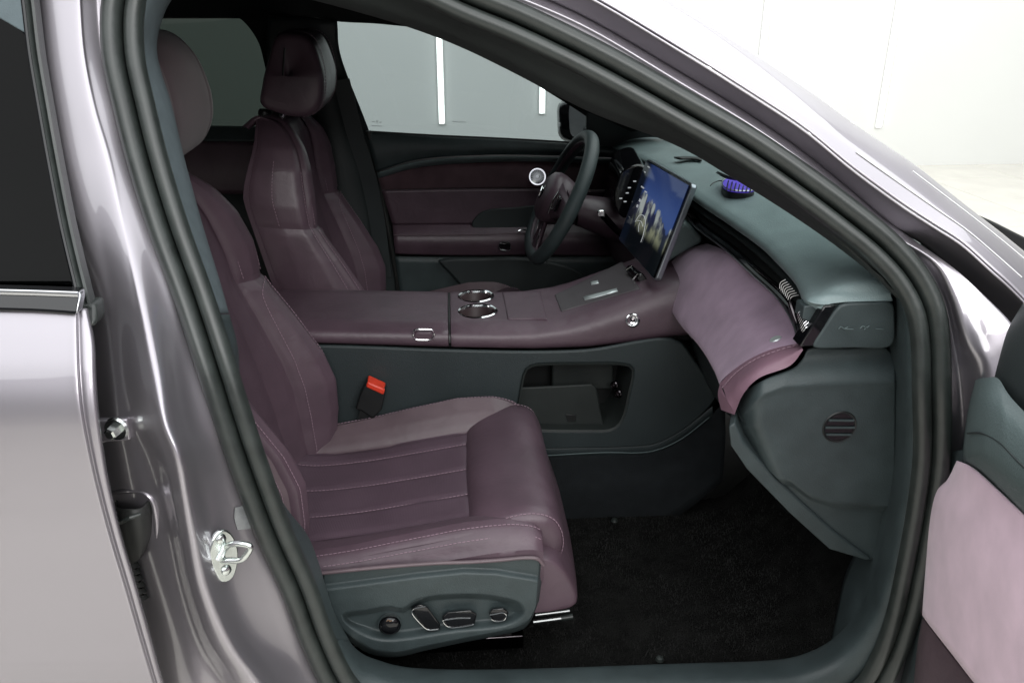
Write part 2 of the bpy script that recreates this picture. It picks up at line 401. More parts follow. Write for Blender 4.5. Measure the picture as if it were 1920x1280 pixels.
offA = [-0.016, -0.020, -0.022, -0.022, -0.016, -0.002, 0.000, 0.006]
offB = [0.06, -0.020, -0.040, -0.082, -0.098, -0.056, -0.022, 0.004]
pr = []
for y, cs, k in rows:
    pr.append([AF(c, y, offA[i]*(1-k)+offB[i]*k) for i, c in enumerate(cs)])
bp = smoothgrid('b_pillar', pr, 'paint', car, nu=90, nv=60, solid=0.004, angle=80)
# details on the pillar
def on_pillar(px, py, lift=0.0):
    """point on the painted pillar, lifted off it"""
    for (y0, c0_, k0), (y1, c1_, k1) in zip(rows, rows[1:]):
        if y0 <= py <= y1: break
    f = (py-y0)/(y1-y0); k = k0+(k1-k0)*f; cs = [a+(b-a)*f for a, b in zip(c0_, c1_)]
    o = interp(px, [(c, offA[i]*(1-k)+offB[i]*k) for i, c in enumerate(cs)])
    return AF(px, py, o)+PN*lift
PN = V((.72, -.69, 0.03)).normalized()                      # the striker face looks forward and out
SC_ = on_pillar(414, 1040)
def AS(px, py, lift):                                       # on the plane of the striker plate
    d = fw*FPX + rt*(px-960) + upv*(640-py); P = SC_+PN*lift
    return CAM+d*((P-CAM).dot(PN)/d.dot(PN))
pl = spl([AS(*q, 0.002) for q in ((398, 1000), (410, 990), (426, 994), (440, 1020), (441, 1052), (430, 1082), (412, 1088), (400, 1072), (388, 1040))], 28, closed=True)
stk = prism('striker', pl, PN*0.007, 'zinc', car, bevel=0.002)
for q in ((414, 1010), (424, 1068)):
    lathe('bolt', [(0.0001, 0.005), (0.0035, 0.005), (0.0065, 0.003), (0.0075, 0.0)], AS(q[0], q[1], 0.0092), PN, 'zinc', stk, n=16)
lp = spl([AS(414, 1050, .006), AS(430, 1050, .018), AS(452, 1049, .034), AS(462, 1040, .042), AS(469, 1024, .046), AS(452, 1019, .036), AS(432, 1020, .020), AS(420, 1030, .006)], 50)
tube('loop', lp, 0.0042, 'zinc', stk, seg=12)
tube('loop_foot', [AS(410, 1050, .010), AS(424, 1022, .010)], 0.004, 'zinc', stk, seg=10)
br = prism('hinge_bracket', [A(*q, Y=on_pillar(215, 803).y-.012) for q in ((180, 782), (243, 779), (249, 818), (200, 822), (196, 828), (182, 828))], (0, -0.010, 0), 'paint', car, bevel=0.002)
bc = A(219, 803, Y=on_pillar(215, 803).y-.022)
lathe('bolt', [(0.0001, 0.016), (0.006, 0.016), (0.0085, 0.014), (0.009, 0.005), (0.009, 0.0)], bc, (-0.3, -1, -.1), 'zinc', br, n=6, angle=20)
lathe('washer', [(0.0001, 0.004), (0.0145, 0.004), (0.016, 0.0)], bc, (-0.2, -1, 0), 'zinc', br, n=24)
def bt_(x, y, o): return on_pillar(x, y)+V((0, o, 0))
bt = smoothgrid('wiring_boot', [[bt_(*q) for q in r] for r in (
    [(222, 934, 0.02), (222, 934, -0.018), (250, 930, -0.03), (276, 936, -0.018), (282, 938, 0.02)],
    [(220, 960, 0.02), (222, 958, -0.022), (252, 952, -0.036), (282, 955, -0.022), (286, 958, 0.02)],
    [(222, 1005, 0.02), (226, 1004, -0.022), (256, 1002, -0.034), (281, 998, -0.020), (285, 1000, 0.02)],
    [(236, 1035, 0.02), (238, 1035, -0.016), (258, 1036, -0.024), (272, 1030, -0.016), (276, 1030, 0.02)])], 'rubber_dark', car, nu=20, nv=24, solid=0.003)
for k in range(6):
    lathe('bellow_ring', [(0.008, -0.0045), (0.0135, 0.0), (0.008, 0.0045)], bt_(252+k*3.2, 1046+k*12, -.012), (0.15, 0.1, 1), 'rubber_dark', bt, n=20)
tube('boot_clip', spl([bt_(228, 942, -0.030), bt_(246, 946, -0.040), bt_(262, 938, -0.040), bt_(276, 941, -0.028)], 14), 0.0030, 'rubber', bt)
tube('recess_edge', spl([bt_(206, 924, 0.0), bt_(240, 920, 0.0), bt_(268, 922, 0), bt_(284, 935, 0), bt_(292, 965, 0), bt_(294, 1010, 0.002)], 34), 0.0035, 'paint', car)
film = smoothgrid('clear_sticker', [[on_pillar(x, y)+V((0, -.0015, 0)) for x, y in r] for r in (((441, 950), (458, 946), (474, 944)), ((440, 970), (460, 968), (481, 968)), ((446, 992), (464, 990), (486, 988)))], 'sticker_film', car, nu=8, nv=8)
# --- roof rail, front pillar and front wing
st = [((300, -265), (300, -200), (300, -178), (300, -165), (310, -150)), ((700, -195), (700, -150), (700, -122), (700, -110), (702, -97)), ((880, -175), (880, -97), (880, -55), (880, -40), (880, -22)),
      ((1000, -125), (1000, -55), (1000, -12), (1000, 4), (1000, 24)), ((1117, -75), (1117, 0), (1117, 42), (1117, 58), (1117, 78)), ((1280, 12), (1280, 97), (1280, 137), (1280, 155), (1280, 176)), ((1400, 89), (1400, 172), (1400, 210), (1400, 227), (1400, 248)),
      ((1513, 167), (1508, 243), (1505, 282), (1502, 297), (1497, 312)), ((1613, 240), (1600, 318), (1592, 352), (1588, 366), (1580, 380)), ((1713, 307), (1690, 384), (1678, 424), (1672, 436), (1660, 446)),
      ((1770, 352), (1752, 424), (1730, 455), None, None), ((1827, 397), (1805, 458), (1780, 497), None, None), ((1880, 438), (1860, 507), (1840, 552), None, None), ((1920, 470), (1912, 555), (1893, 607), None, None), ((2060, 580), (2040, 690), (2000, 740), None, None)]
rr = []
for U, L_, D, RR, S in st:
    k = sst(1690, 1900, L_[0]); lo = -0.022-0.026*k
    u = AF(*U, 0.075-.01*k); Mx = AF(U[0]*.55+L_[0]*.45, U[1]*.55+L_[1]*.45, 0.006-.02*k); l = AF(*L_, lo)
    if S is None and D is not None:
        rr.append([u+V((0.0, 0.05, -0.012)), u, Mx, l+V((0, 0.002, 0.004)), l, AF(L_[0]*.93+D[0]*.07, L_[1]*.93+D[1]*.07, lo+.014), AF(*D, 0.030)]); continue
    if D is None: rr.append([u+V((0.0, 0.05, -0.012)), u, Mx, l+V((0, 0.002, 0.004))]); continue
    d0 = AF(L_[0]*.93+D[0]*.07, L_[1]*.93+D[1]*.07, -0.008); d = AF(*D, 0.028); r0 = AF(*RR, 0.0); s = AF(*S, 0.004)
    rr.append([u+V((0.0, 0.05, -0.012)), u, Mx, l+V((0, 0.002, 0.004)), l, d0, d, r0, s])
def railgrid(name, cols, m='paint', nv=12, **kw):
    rows_ = [[r[c] for c in cols] for r in rr if max(cols) < len(r)]
    a = [splu(r, nv) for r in rows_]; cs = [splu([a[i][j] for i in range(len(a))], 60) for j in range(nv)]
    return grid(name, [[cs[j][i] for j in range(nv)] for i in range(60)], m, car, solid=0.003, angle=60, **kw)
rail = railgrid('roof_rail', [0, 1, 2, 3], nv=26)
railgrid('door_rebate', [4, 5, 6], nv=14)
hp = [[(1660, 446), (1664, 441), (1672, 436), (1678, 430), (1690, 421)], [(1690, 470), (1700, 464), (1715, 458), (1728, 452), (1740, 445)], [(1722, 500), (1735, 496), (1749, 490), (1764, 492), (1784, 499)], [(1752, 555), (1770, 556), (1786, 556), (1815, 552), (1848, 556)],
      [(1764, 627), (1788, 632), (1812, 640), (1850, 630), (1897, 607)], [(1768, 720), (1800, 720), (1843, 705), (1880, 690), (1925, 655)], [(1768, 860), (1805, 860), (1850, 850), (1890, 840), (1940, 820)],
      [(1755, 960), (1790, 960), (1830, 950), (1880, 940), (1940, 930)], [(1732, 1075), (1760, 1080), (1810, 1080), (1870, 1080), (1940, 1080)], [(1700, 1180), (1730, 1200), (1790, 1210), (1860, 1220), (1940, 1220)], [(1660, 1300), (1700, 1320), (1770, 1330), (1850, 1330), (1940, 1330)]]
ho = [0.004, 0.020, -0.026, -0.034, -0.040]
fr2 = [[r[6], r[6].lerp(r[7], .5), r[7], r[7].lerp(r[8], .5), r[8]] for r in rr if len(r) == 9]
fr2 += [[AF(*q, ho[i]*(.35 if n_ == 0 else .7 if n_ == 1 else 1)) for i, q in enumerate(r)][::-1] for n_, r in enumerate(hp[2:])]
smoothgrid('door_flange', fr2, 'paint', car, nu=130, nv=36, solid=0.003, angle=70)
rl = [splu(r[:4], 31) for r in rr]
for fr_0, i0, i1 in ((23, 8, 14), (15, 9, 14)):             # thin white tubes drawn in for lamp reflections on the wing
    tube('glint_line', [q+V((0, -.0004, .0006)) for q in splu([rl[i][fr_0] for i in range(i0, i1)], 40)], 0.0009, 'white_gloss', rail, seg=6)
cw = [A(*q, Y=-0.45) for q in ((1818, 396), (1860, 414), (1920, 444), (2000, 490), (2000, 520), (1920, 480), (1860, 440))]
prism('cowl_panel', cw, (0, 1.0, 0.0), 'black_plastic', car, bevel=0.004)
hood = []
for x, zc, ze in ((.92, 1.005, .985), (1.1, .985, .955), (1.35, .925, .90), (1.6, .845, .82), (1.85, .76, .73)):
    hood.append([V((x-.16*(1-k*k), y, ze+(zc-ze)*(1-k*k))) for y, k in ((-.80, 1), (-.6, .75), (-.3, .4), (0, 0), (.3, .4), (.6, .75), (.80, 1))])
smoothgrid('hood', hood, 'paint', car, nu=30, nv=30, solid=.003)
wing = [[V((x, -.76, z0)), V((x, -.84, z0-.012)), V((x, -.905, z0-.06)), V((x, -.925, z0-.20)), V((x, -.915, .62)), V((x, -.885, .42))] for x, z0 in ((1.02, .985), (1.15, .955), (1.35, .905), (1.6, .83), (1.85, .74))]
smoothgrid('front_wing', wing, 'paint', car, nu=20, nv=24, solid=.003)
rrl = [[V((x, -.30, 1.545)), V((x, -.575, 1.535)), V((x, -.625, 1.512)), V((x, -.655, 1.475)), V((x, -.640, 1.450)), V((x, -.60, 1.46))] for x in (-1.9, -1.2, -.8, -.42)]
smoothgrid('rear_roof_rail', rrl, 'paint', car, nu=10, nv=20, solid=.003)
# --- inner trim of the front pillar
si = [(560, -80), (720, -32), (800, 4), (880, 38), (973, 78), (1117, 148), (1280, 236), (1400, 306), (1513, 384), (1600, 456), (1660, 515), (1700, 560)]
ti = [(560, -10), (680, 22), (780, 52), (868, 86), (965, 133), (1110, 208), (1268, 268), (1376, 330), (1482, 396), (1572, 458), (1640, 512), (1684, 556)]
tr = []
for i, (s, t) in enumerate(zip(si, ti)):
    a = AF(*s, 0.006); w_ = 0.10 if i < 9 else 0.10-0.025*(i-8); b = AF(*t, w_)
    m1 = AF(s[0]*.6+t[0]*.4, s[1]*.6+t[1]*.4, 0.035); tr.append([a, m1, AF(s[0]*.2+t[0]*.8, s[1]*.2+t[1]*.8, w_*.62), b, b+V((0.03, 0.03, 0.02)), b+V((0.06, 0.0, 0.03))])
apt = smoothgrid('front_pillar_trim', tr, 'trim_dark', car, nu=60, nv=30, solid=0.002, angle=70)
prism('visor_lamp', [AF(*q, 0.075) for q in ((858, 43), (880, 44), (943, 62), (936, 69), (862, 52))], (0, 0.008, 0.004), 'screen_edge', car, bevel=0.0015)
tube('airbag_badge', spl([AF(*q, 0.040) for q in ((1086, 151), (1092, 154), (1090, 158))], 6), 0.0018, 'print_grey', apt, seg=6)
# --- inner trim of the B pillar
ub = [(-60, 300, 370), (-20, 275, 335), (30, 258, 306), (100, 250, 294), (200, 276, 322), (300, 300, 346), (427, 341, 381), (520, 374, 410), (587, 398, 429)]
tb = [[AF(a-6, y, 0.012), AF(a+4, y, 0.004), AF((a+b)/2, y, 0.03), AF(b, y, 0.085), AF(b-4, y, 0.16)] for y, a, b in ub]
smoothgrid('pillar_trim', tb, 'pillar_fabric', car, nu=50, nv=22, solid=0.002, angle=70)
lb = [(589, 398, 430), (650, 420, 446), (720, 440, 452), (800, 468, 474), (880, 492, 497), (950, 525, 536), (1000, 548, 575), (1050, 566, 596), (1100, 586, 611), (1150, 606, 628), (1200, 624, 655)]
tb = [[AF(a-6, y, 0.012), AF(a+2, y, 0.006), AF((a+b)/2, y, 0.03), AF(b, y, 0.080), AF(b-4, y, 0.16)] for y, a, b in lb]
smoothgrid('lower_pillar_trim', tb, 'slate', car, nu=50, nv=22, solid=0.002, angle=70)
# --- sill and kick trim ring
to = [(624, 1200), (650, 1262), (700, 1310), (800, 1330), (1000, 1333), (1280, 1328), (1470, 1318), (1555, 1298), (1610, 1262), (1652, 1195), (1676, 1130), (1697, 1060), (1714, 950), (1724, 853), (1722, 740), (1718, 640), (1705, 575), (1690, 548)]
tin = [(652, 1196), (668, 1216), (700, 1234), (780, 1252), (960, 1254), (1260, 1244), (1440, 1238), (1510, 1225), (1565, 1195), (1612, 1142), (1634, 1090), (1650, 1030), (1668, 940), (1680, 853), (1684, 720), (1680, 620), (1678, 570), (1674, 545)]
tr = []
for i, (o_, n_) in enumerate(zip(to, tin)):
    a = AF(*o_, 0.012); b = AF(*n_, 0.085)
    m1 = AF(o_[0]*.45+n_[0]*.55, o_[1]*.45+n_[1]*.55, 0.030)
    low = V((0, 0.02, -0.14)) if i < 9 else V((0.02, 0.10, -0.02))
    tr.append([AF(*o_, 0.03)+V((0, 0, -.01)), a, m1, b, b+low*0.15, b+low])
smoothgrid('sill_trim', tr, 'slate', car, nu=100, nv=30, solid=0.002, angle=70)
# --- floor carpet, rising to the bulkhead
NX, NY = 150, 110; rows_ = []
for i in range(NX):
    x = -0.75+1.68*i/(NX-1); r = []
    for j in range(NY):
        y = -0.745+0.63*j/(NY-1); z = 0.300
        z += 0.36*sst(0.62, 0.93, x)+0.03*sst(-0.70, -0.76, y)
        z += random.uniform(-1, 1)*0.0022+0.003*math.sin(x*9+y*5)
        r.append(V((x, y, z)))
    rows_.append(r)
cp = grid('carpet', rows_, 'carpet', car); cp['kind'] = 'stuff'
tf = []
for k in range(26000):                                     # pile of the carpet
    x = random.uniform(-0.2, 0.72); y = random.uniform(-0.71, -0.17); z = 0.297+0.36*sst(0.62, 0.93, x)+0.003*math.sin(x*9+y*5)
    h = random.uniform(0.004, 0.011); a = random.uniform(0, 6.28); dx, dy = math.cos(a)*0.0012, math.sin(a)*0.0012
    lx, ly = random.uniform(-1, 1)*0.005, random.uniform(-1, 1)*0.005
    tf.append(([V((x-dx, y-dy, z)), V((x+dx, y+dy, z)), V((x+lx, y+ly, z+h))], [(0, 1, 2)]))
pv, pf = [], []
for a, b in tf:
    k = len(pv); pv += a; pf.append((k, k+1, k+2))
me = bpy.data.meshes.new('carpet_pile'); me.from_pydata([tuple(v) for v in pv], [], pf)
pile = finish('carpet_pile', me, 'carpet_pile', car, smooth=False); pile['kind'] = 'stuff'
for q in ((1237, 1236), (1152, 976)):
    c = A(*q, Z=0.315); lathe('carpet_stud', [(0.0001, 0.006), (0.006, 0.005), (0.008, 0.0)], c, (0, 0, 1), 'rubber', car, n=16)
# --- the dark shell of the cabin
build('headliner', [(-1.8, -0.60, 1.475), (0.22, -0.60, 1.475), (0.22, 0.60, 1.475), (-1.8, 0.60, 1.475)], [(0, 1, 2, 3)], 'headliner', car, solid=0.02)
build('roof', [(-1.9, -0.60, 1.53), (0.10, -0.58, 1.53), (0.10, 0.60, 1.53), (-1.9, 0.60, 1.53)], [(0, 1, 2, 3)], 'paint', car, solid=0.01)
grid('bulkhead', [[V((0.95, y, z)) for y in (-0.8, 0.8)] for z in (0.2, 0.98)], 'black_plastic', car, solid=0.01)
grid('rear_light_block', [[V((x, y, z)) for y in (-0.75, 0.75)] for x, z in ((-1.55, 0.2), (-1.75, 1.5))], 'headliner', car, solid=0.02)  # unseen panel added to keep light out of the cabin rear
grid('floor_pan', [[V((x, y, 0.255)) for y in (-0.78, 0.8)] for x in (-1.9, 0.96)], 'black_plastic', car, solid=0.02)
grid('driver_carpet', [[V((x, y, 0.30+0.36*sst(0.62, 0.93, x))) for y in (0.14, 0.72)] for x in (-1.6, 0.3, 0.62, 0.72, 0.82, 0.93)], 'carpet', car)
grid('rear_carpet', [[V((x, y, 0.298)) for y in (-0.76, 0.13)] for x in (-1.6, -0.5)], 'carpet', car)
ws = []
for i in range(10):
    t = i/9; r = []
    for j in range(11):
        y = -0.60-0.10*t+(1.20+0.20*t)*j/10
        k = 1-(y/0.7)**2
        r.append(V((0.14+0.55*t+0.30*t*k+0.04*k, y, 1.50-0.47*t-0.02*(1-t)*0)))
    ws.append(r)
grid('windshield', ws, 'windshield_glass', car)
# far side: roof rail and pillars of the driver side
far_rail = [[A(560, 20, Y=0.62), A(628, 36, Y=0.62), A(720, 42, Y=0.62), A(820, 56, Y=0.63), A(900, 90, Y=0.65), A(985, 142, Y=0.67), A(1060, 188, Y=0.70), A(1100, 214, Y=0.72), A(1140, 245, Y=0.74)],
            [A(560, -30, Y=0.56), A(628, -30, Y=0.56), A(720, -28, Y=0.56), A(820, -20, Y=0.56), A(930, 20, Y=0.57), A(1040, 85, Y=0.60), A(1130, 150, Y=0.63), A(1190, 196, Y=0.65), A(1245, 236, Y=0.66)],
            [V((-0.4, 0.5, 1.49)), V((-0.3, 0.5, 1.49)), V((-0.2, 0.5, 1.49)), V((-0.1, 0.5, 1.49)), V((0.1, 0.52, 1.47)), V((0.3, 0.56, 1.39)), V((0.45, 0.59, 1.29)), V((0.56, 0.61, 1.21)), V((0.68, 0.62, 1.12))]]
smoothgrid('far_pillar_trim', far_rail, 'headliner', car, nu=16, nv=50, solid=0.01, angle=70)
grid('far_roof_rail', [[V((x, y, z)) for x in (-1.8, -1.0, -0.28)] for y, z in ((0.70, 1.392), (0.615, 1.395), (0.57, 1.44), (0.48, 1.50))], 'headliner', car, solid=0.01)
bpf = [[A(505, 30, Y=0.60), A(560, 30, Y=0.58), A(632, 40, Y=0.60)], [A(502, 110, Y=0.63), A(570, 110, Y=0.60), A(640, 110, Y=0.63)], [A(520, 235, Y=0.72), A(620, 240, Y=0.67), A(692, 250, Y=0.73)],
       [A(520, 330, Y=0.72), A(640, 330, Y=0.67), A(712, 340, Y=0.72)], [A(540, 450, Y=0.72), A(660, 450, Y=0.67), A(735, 450, Y=0.72)], [A(560, 600, Y=0.72), A(680, 600, Y=0.67), A(758, 600, Y=0.72)]]
smoothgrid('far_b_pillar_trim', bpf, 'slate_dark', car, nu=30, nv=16, solid=0.006, angle=70)
tube('far_door_seal', spl([A(*q, Y=0.70) for q in ((690, 246), (703, 300), (722, 400), (738, 480), (746, 530), (752, 620))], 30), 0.009, 'rubber_dark', car)
tube('seal_highlight_bead', spl([A(*q, Y=0.692) for q in ((694, 262), (706, 312), (724, 400), (740, 480), (748, 530), (754, 600))], 30), 0.0016, 'rubber', car, seg=6)
# seat belt of the driver, hanging on the far pillar
belt = spl([A(640, 150, Y=0.61), A(665, 250, Y=0.63), A(690, 330, Y=0.64), A(708, 420, Y=0.65), A(720, 520, Y=0.66)], 30)
tag(strip('seat_belt', belt, [(-0.0006, -0.023), (0.0006, -0.023), (0.0006, 0.023), (-0.0006, 0.023)], 'slate_dark', None, ref=(0, -1, 0)), 'black seat belt hanging down the far pillar behind driver seat', 'seat belt')
# ================================================================== SEATS
def panel(name, fn, u0, u1, v0, v1, nu, nv, m, parent, groove=0.004, gw=0.010, extra=None, edges='uUvV', **kw):
    if 'v' in edges: v0, v1 = v0-.006, v1+.006
    P = [[fn(u0+(u1-u0)*i/(nu-1), v0+(v1-v0)*j/(nv-1)) for j in range(nv)] for i in range(nu)]
    c = fn((u0+u1)/2, (v0+v1)/2); rows = []
    Lu = [[0]*nv for _ in range(nu)]; Lv = [[0]*nv for _ in range(nu)]
    for i in range(nu):
        for j in range(nv):
            if i: Lu[i][j] = Lu[i-1][j]+(P[i][j]-P[i-1][j]).length
            if j: Lv[i][j] = Lv[i][j-1]+(P[i][j]-P[i][j-1]).length
    for i in range(nu):
        r = []
        for j in range(nv):
            a = P[min(i+1, nu-1)][j]-P[max(i-1, 0)][j]; b = P[i][min(j+1, nv-1)]-P[i][max(j-1, 0)]
            n = a.cross(b); n = n.normalized() if n.length > 1e-12 else V((0, 0, 1))
            d = 1.0
            if 'u' in edges: d = min(d, Lu[i][j])
            if 'U' in edges: d = min(d, Lu[-1][j]-Lu[i][j])
            if 'v' in edges: d = min(d, Lv[i][j])
            if 'V' in edges: d = min(d, Lv[i][-1]-Lv[i][j])
            h = -groove*math.exp(-(d/gw)**2)
            if extra: h += extra(u0+(u1-u0)*i/(nu-1), v0+(v1-v0)*j/(nv-1), P[i][j])
            r.append((P[i][j], n, h))
        rows.append(r)
    sg = panel.sign
    return grid(name, [[p+n*h*sg for p, n, h in r] for r in rows], m, parent, **kw)
def curve_on(fn, uv, n, lift=0.0012, sign=1):
    out = []
    uv = spl([V((a, b, 0)) for a, b in uv], n)
    for q in uv:
        e = 1e-3; p = fn(q.x, q.y); a = fn(q.x+e, q.y)-fn(q.x-e, q.y); b = fn(q.x, q.y+e)-fn(q.x, q.y-e)
        out.append(p+a.cross(b).normalized()*lift*sign)
    return out
def path_at(path, u):
    f = u*(len(path)-1); i = min(int(f), len(path)-2); return path[i].lerp(path[i+1], f-i)

def make_seat(name, label, cx, cy, near, hx, hz=0.0, tilt=0.0):
    root = empty(name, (cx-0.1, cy, 0.30), label, 'car seat', 'front car seats')
    O = V((cx, cy, 0))
    # ---- cushion
    cpath = spl([V((x, 0, z)) for x, z in ((-.37, .555), (-.3, .541), (-.2, .545), (-.1, .558), (0, .573), (.06, .582), (.13, .585), (.16, .565))], 60)
    def cush(u, v):
        p = path_at(cpath, u); s = abs(v); sg = 1 if v > 0 else -1
        amp = interp(p.x, [(-.37, .020), (-.25, .040), (-.1, .056), (0.0, .062), (.08, .050), (.125, .030), (.16, .0)])*(1.0 if v > 0 else .5)
        y = interp(s, [(0, 0), (.5, .150), (.62, .178), (.72, .206), (.80, .232), (.88, .252), (.94, .258), (1, .250)])
        h = interp(s, [(0, 0), (.5, .008/.06), (.62, .62), (.72, 1.0), (.80, .78), (.86, .2), (1, 0)])*amp
        d = interp(s, [(0, 0), (.80, 0), (.88, -.014), (.94, -.045), (1, -.10)])
        return O+V((p.x, sg*y, p.z+h+d))
    panel.sign = 1 if (cush(.51, 0)-cush(.5, 0)).cross(cush(.5, .01)-cush(.5, 0)).z > 0 else -1
    sgc = panel.sign
    us = 0.735
    fl = [-0.075, 0.015, 0.105]
    def flute(u, v, p): return sum(-0.0030*math.exp(-((p.y-cy-f)/0.006)**2) for f in fl) + 0.0015*math.sin(p.x*23)*math.sin(p.y*31)
    panel('cushion_insert', cush, 0, us, -.5, .5, 70, 90, 'leather_perf', root, extra=flute)
    panel('cushion_bolster', cush, 0, .96, .5, .80, 70, 30, 'leather_light', root)  # far bolster lighter, light put into its colour
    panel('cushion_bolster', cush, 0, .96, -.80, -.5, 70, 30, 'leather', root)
    sd = lambda u, v, p: 0.003*math.sin(u*9)
    panel('cushion_side', cush, 0, .95, .80, 1, 60, 16, 'leather', root, extra=sd)
    panel('cushion_side', cush, 0, .95, -1, -.80, 60, 16, 'leather', root, extra=sd)
    cv = [curve_on(cush, [(0.02, v), (us-.02, v)], 40, -0.0022, sgc) for v in [f/0.15*.5 for f in fl]]
    for v in (.765, .785, -.765, -.822): cv.append(curve_on(cush, [(0.03, v), (.5, v), (.94, v)], 60, 0.0006, sgc))
    stitches('cushion_stitching', cv, root)
    # thigh pad: a rolled front edge
    sec = spl([V((x, 0, z)) for x, z in ((.012, .568), (.028, .590), (.075, .611), (.125, .619), (.160, .608), (.178, .580), (.182, .545), (.172, .515), (.150, .500), (.08, .500), (.02, .525))], 44, closed=True)
    c0 = V((.10, 0, .555)); rows = []
    for y, k in ((-.214, .0), (-.2145, .45), (-.213, .72), (-.2085, .90), (-.198, .975), (-.18, 1), (-.12, 1.0), (-.06, 1.004), (0, 1.006), (.06, 1.004), (.12, 1), (.18, 1), (.198, .975), (.2085, .90), (.213, .72), (.2145, .45), (.214, 0)):
        rows.append([O+c0+(q-c0)*k+V((0, y, 0)) for q in sec])
    th = grid('thigh_pad', rows, 'leather', root, cc=True, angle=60)
    stitches('thigh_stitching', [[O+c0+(q-c0)*.955+V((0, sgn*.2060, 0)) for q in sec[0:26]] for sgn in (-1, 1)], th)
    sk = []
    for y, k in ((-.250, -.16), (-.252, -.06), (-.250, -.025), (-.240, -.006), (-.1, .004), (0, .005), (.1, .004), (.240, -.006), (.250, -.025), (.252, -.06), (.250, -.16)):
        sk.append([O+V((x+k, y, z)) for x, z in ((.13, .56), (.165, .545), (.188, .515), (.202, .485), (.207, .462), (.203, .449), (.18, .442), (.10, .442))])
    skirt = smoothgrid('cushion_skirt', sk, 'leather', root, nu=40, nv=30, angle=70)
    stitches('skirt_stitching', [spl([O+V((x, -.242, z)) for x, z in ((.168, .530), (.184, .50), (.194, .475), (.198, .456))], 20)], skirt)
    # ---- backrest
    bpath = spl([V((x, 0, z)) for x, z in ((-.325, .50), (-.352, .60), (-.374, .72), (-.404, .84), (-.434, .95), (-.46, 1.05), (-.48, 1.115), (-.505, 1.158), (-.545, 1.172), (-.575, 1.15))], 80)
    def back(u, v):
        p = path_at(bpath, u); s = abs(v); sg = 1 if v > 0 else -1; z = p.z
        back.th = interp(z, [(.5, .08), (.8, .10), (1.0, .096), (1.1, .070), (1.17, .05)])
        cr = interp(z, [(.50, .045), (.56, .080), (.63, .105), (.70, .117), (.76, .110), (.84, .082), (.90, .058), (.935, .047), (.96, .052), (1.0, .058), (1.06, .052), (1.11, .036), (1.15, .014), (1.2, 0)])
        if p.x < -.51: cr *= max(0, 1-(-.51-p.x)/.03)
        W = interp(z, [(.5, .240), (.6, .252), (.85, .252), (.98, .246), (1.06, .226), (1.11, .196), (1.145, .16), (1.165, .13), (1.2, .12)])
        y = interp(s, [(0, 0), (.35, .38), (.52, .58), (.62, .70), (.70, .80), (.78, .90), (.86, .985), (.92, 1.0), (1, .97)])*W
        f = interp(s, [(0, 0), (.35, .015), (.52, .30), (.62, .86), (.70, 1.0), (.78, .90), (.86, .52), (.92, 0.2), (1, 0)])*cr
        d = interp(s, [(0, 0), (.78, 0), (.86, -.006), (.92, -.45*back.th), (1, -back.th)])
        if p.x < -.50: d *= max(0.2, 1-(-.50-p.x)/.06)
        return O+V((p.x+f+d+tilt*(z-.5)+(0 if near else .035*sst(.98, 1.16, z)), sg*y, z-.25*(f+d)*0.3))
    panel.sign = 1 if (back(.51, 0)-back(.5, 0)).cross(back(.5, .01)-back(.5, 0)).x > 0 else -1
    sgb = panel.sign
    ul = next(i/200 for i in range(200) if path_at(bpath, i/200).z > .925)
    panel('backrest_insert', back, 0, 1, -.52, .52, 90, 60, 'leather', root)
    for s in (-1, 1):
        a, b = sorted((s*.52, s*.80)); c, d = sorted((s*.80, s*1.0))
        panel('lower_bolster', back, 0, ul, a, b, 60, 30, 'leather', root)
        panel('shoulder_wing', back, ul, 1, a, b, 50, 30, 'leather', root, extra=lambda u, v, p: 0.004*math.sin((u-ul)/(1-ul)*3.14))
        panel('backrest_side', back, 0, ul, c, d, 60, 18, 'leather_light' if s < 0 and near else 'leather', root)  # near outer side coloured lighter, as if lit
        panel('shoulder_side', back, ul, 1, c, d, 50, 18, 'leather', root)
    grid('back_shell', [[back(u/30, v)+V((-0.004, 0, 0)) for v in (-1, -.985, .985, 1)] for u in range(31)], 'leather', root)
    stitches('backrest_stitching', [curve_on(back, [(.03, s*.755), (ul*.5, s*.755), (ul-.01, s*.755)], 60, .001, sgb) for s in (-1, 1)] +
             [curve_on(back, [(ul+.01, s*v), (.78, s*v)], 50, .001, sgb) for s in (-1, 1) for v in (.56, .77, .92)] +
             [curve_on(back, [(.06, s*.815), (ul, s*.815), (.75, s*.815)], 90, .001, sgb) for s in (-1, 1)] +
             [curve_on(back, [(.05, s*.56), (ul*.6, s*.56), (ul*.93, s*.60), (ul-.008, s*.70)], 60, .001, sgb) for s in (-1, 1)], root)
    # ---- head restraint
    H = V((hx, cy, 1.265+hz))
    hs = spl([V((x, 0, z)) for x, z in ((-.070, -.072), (-.056, .0), (-.034, .074), (.0, .098), (.045, .094), (.074, .060), (.082, 0.0), (.078, -.050), (.050, -.092), (.0, -.097), (-.045, -.086))], 64, closed=True) if near else spl([V((x, 0, z)) for x, z in ((-.076, -.062), (-.066, -.02), (-.050, .035), (-.034, .082), (-.018, .096), (.02, .098), (.050, .092), (.068, .075), (.080, .03), (.082, -.02), (.074, -.058), (.048, -.090), (.0, -.096), (-.045, -.084), (-.068, -.074))], 48, closed=True)
    rows = []
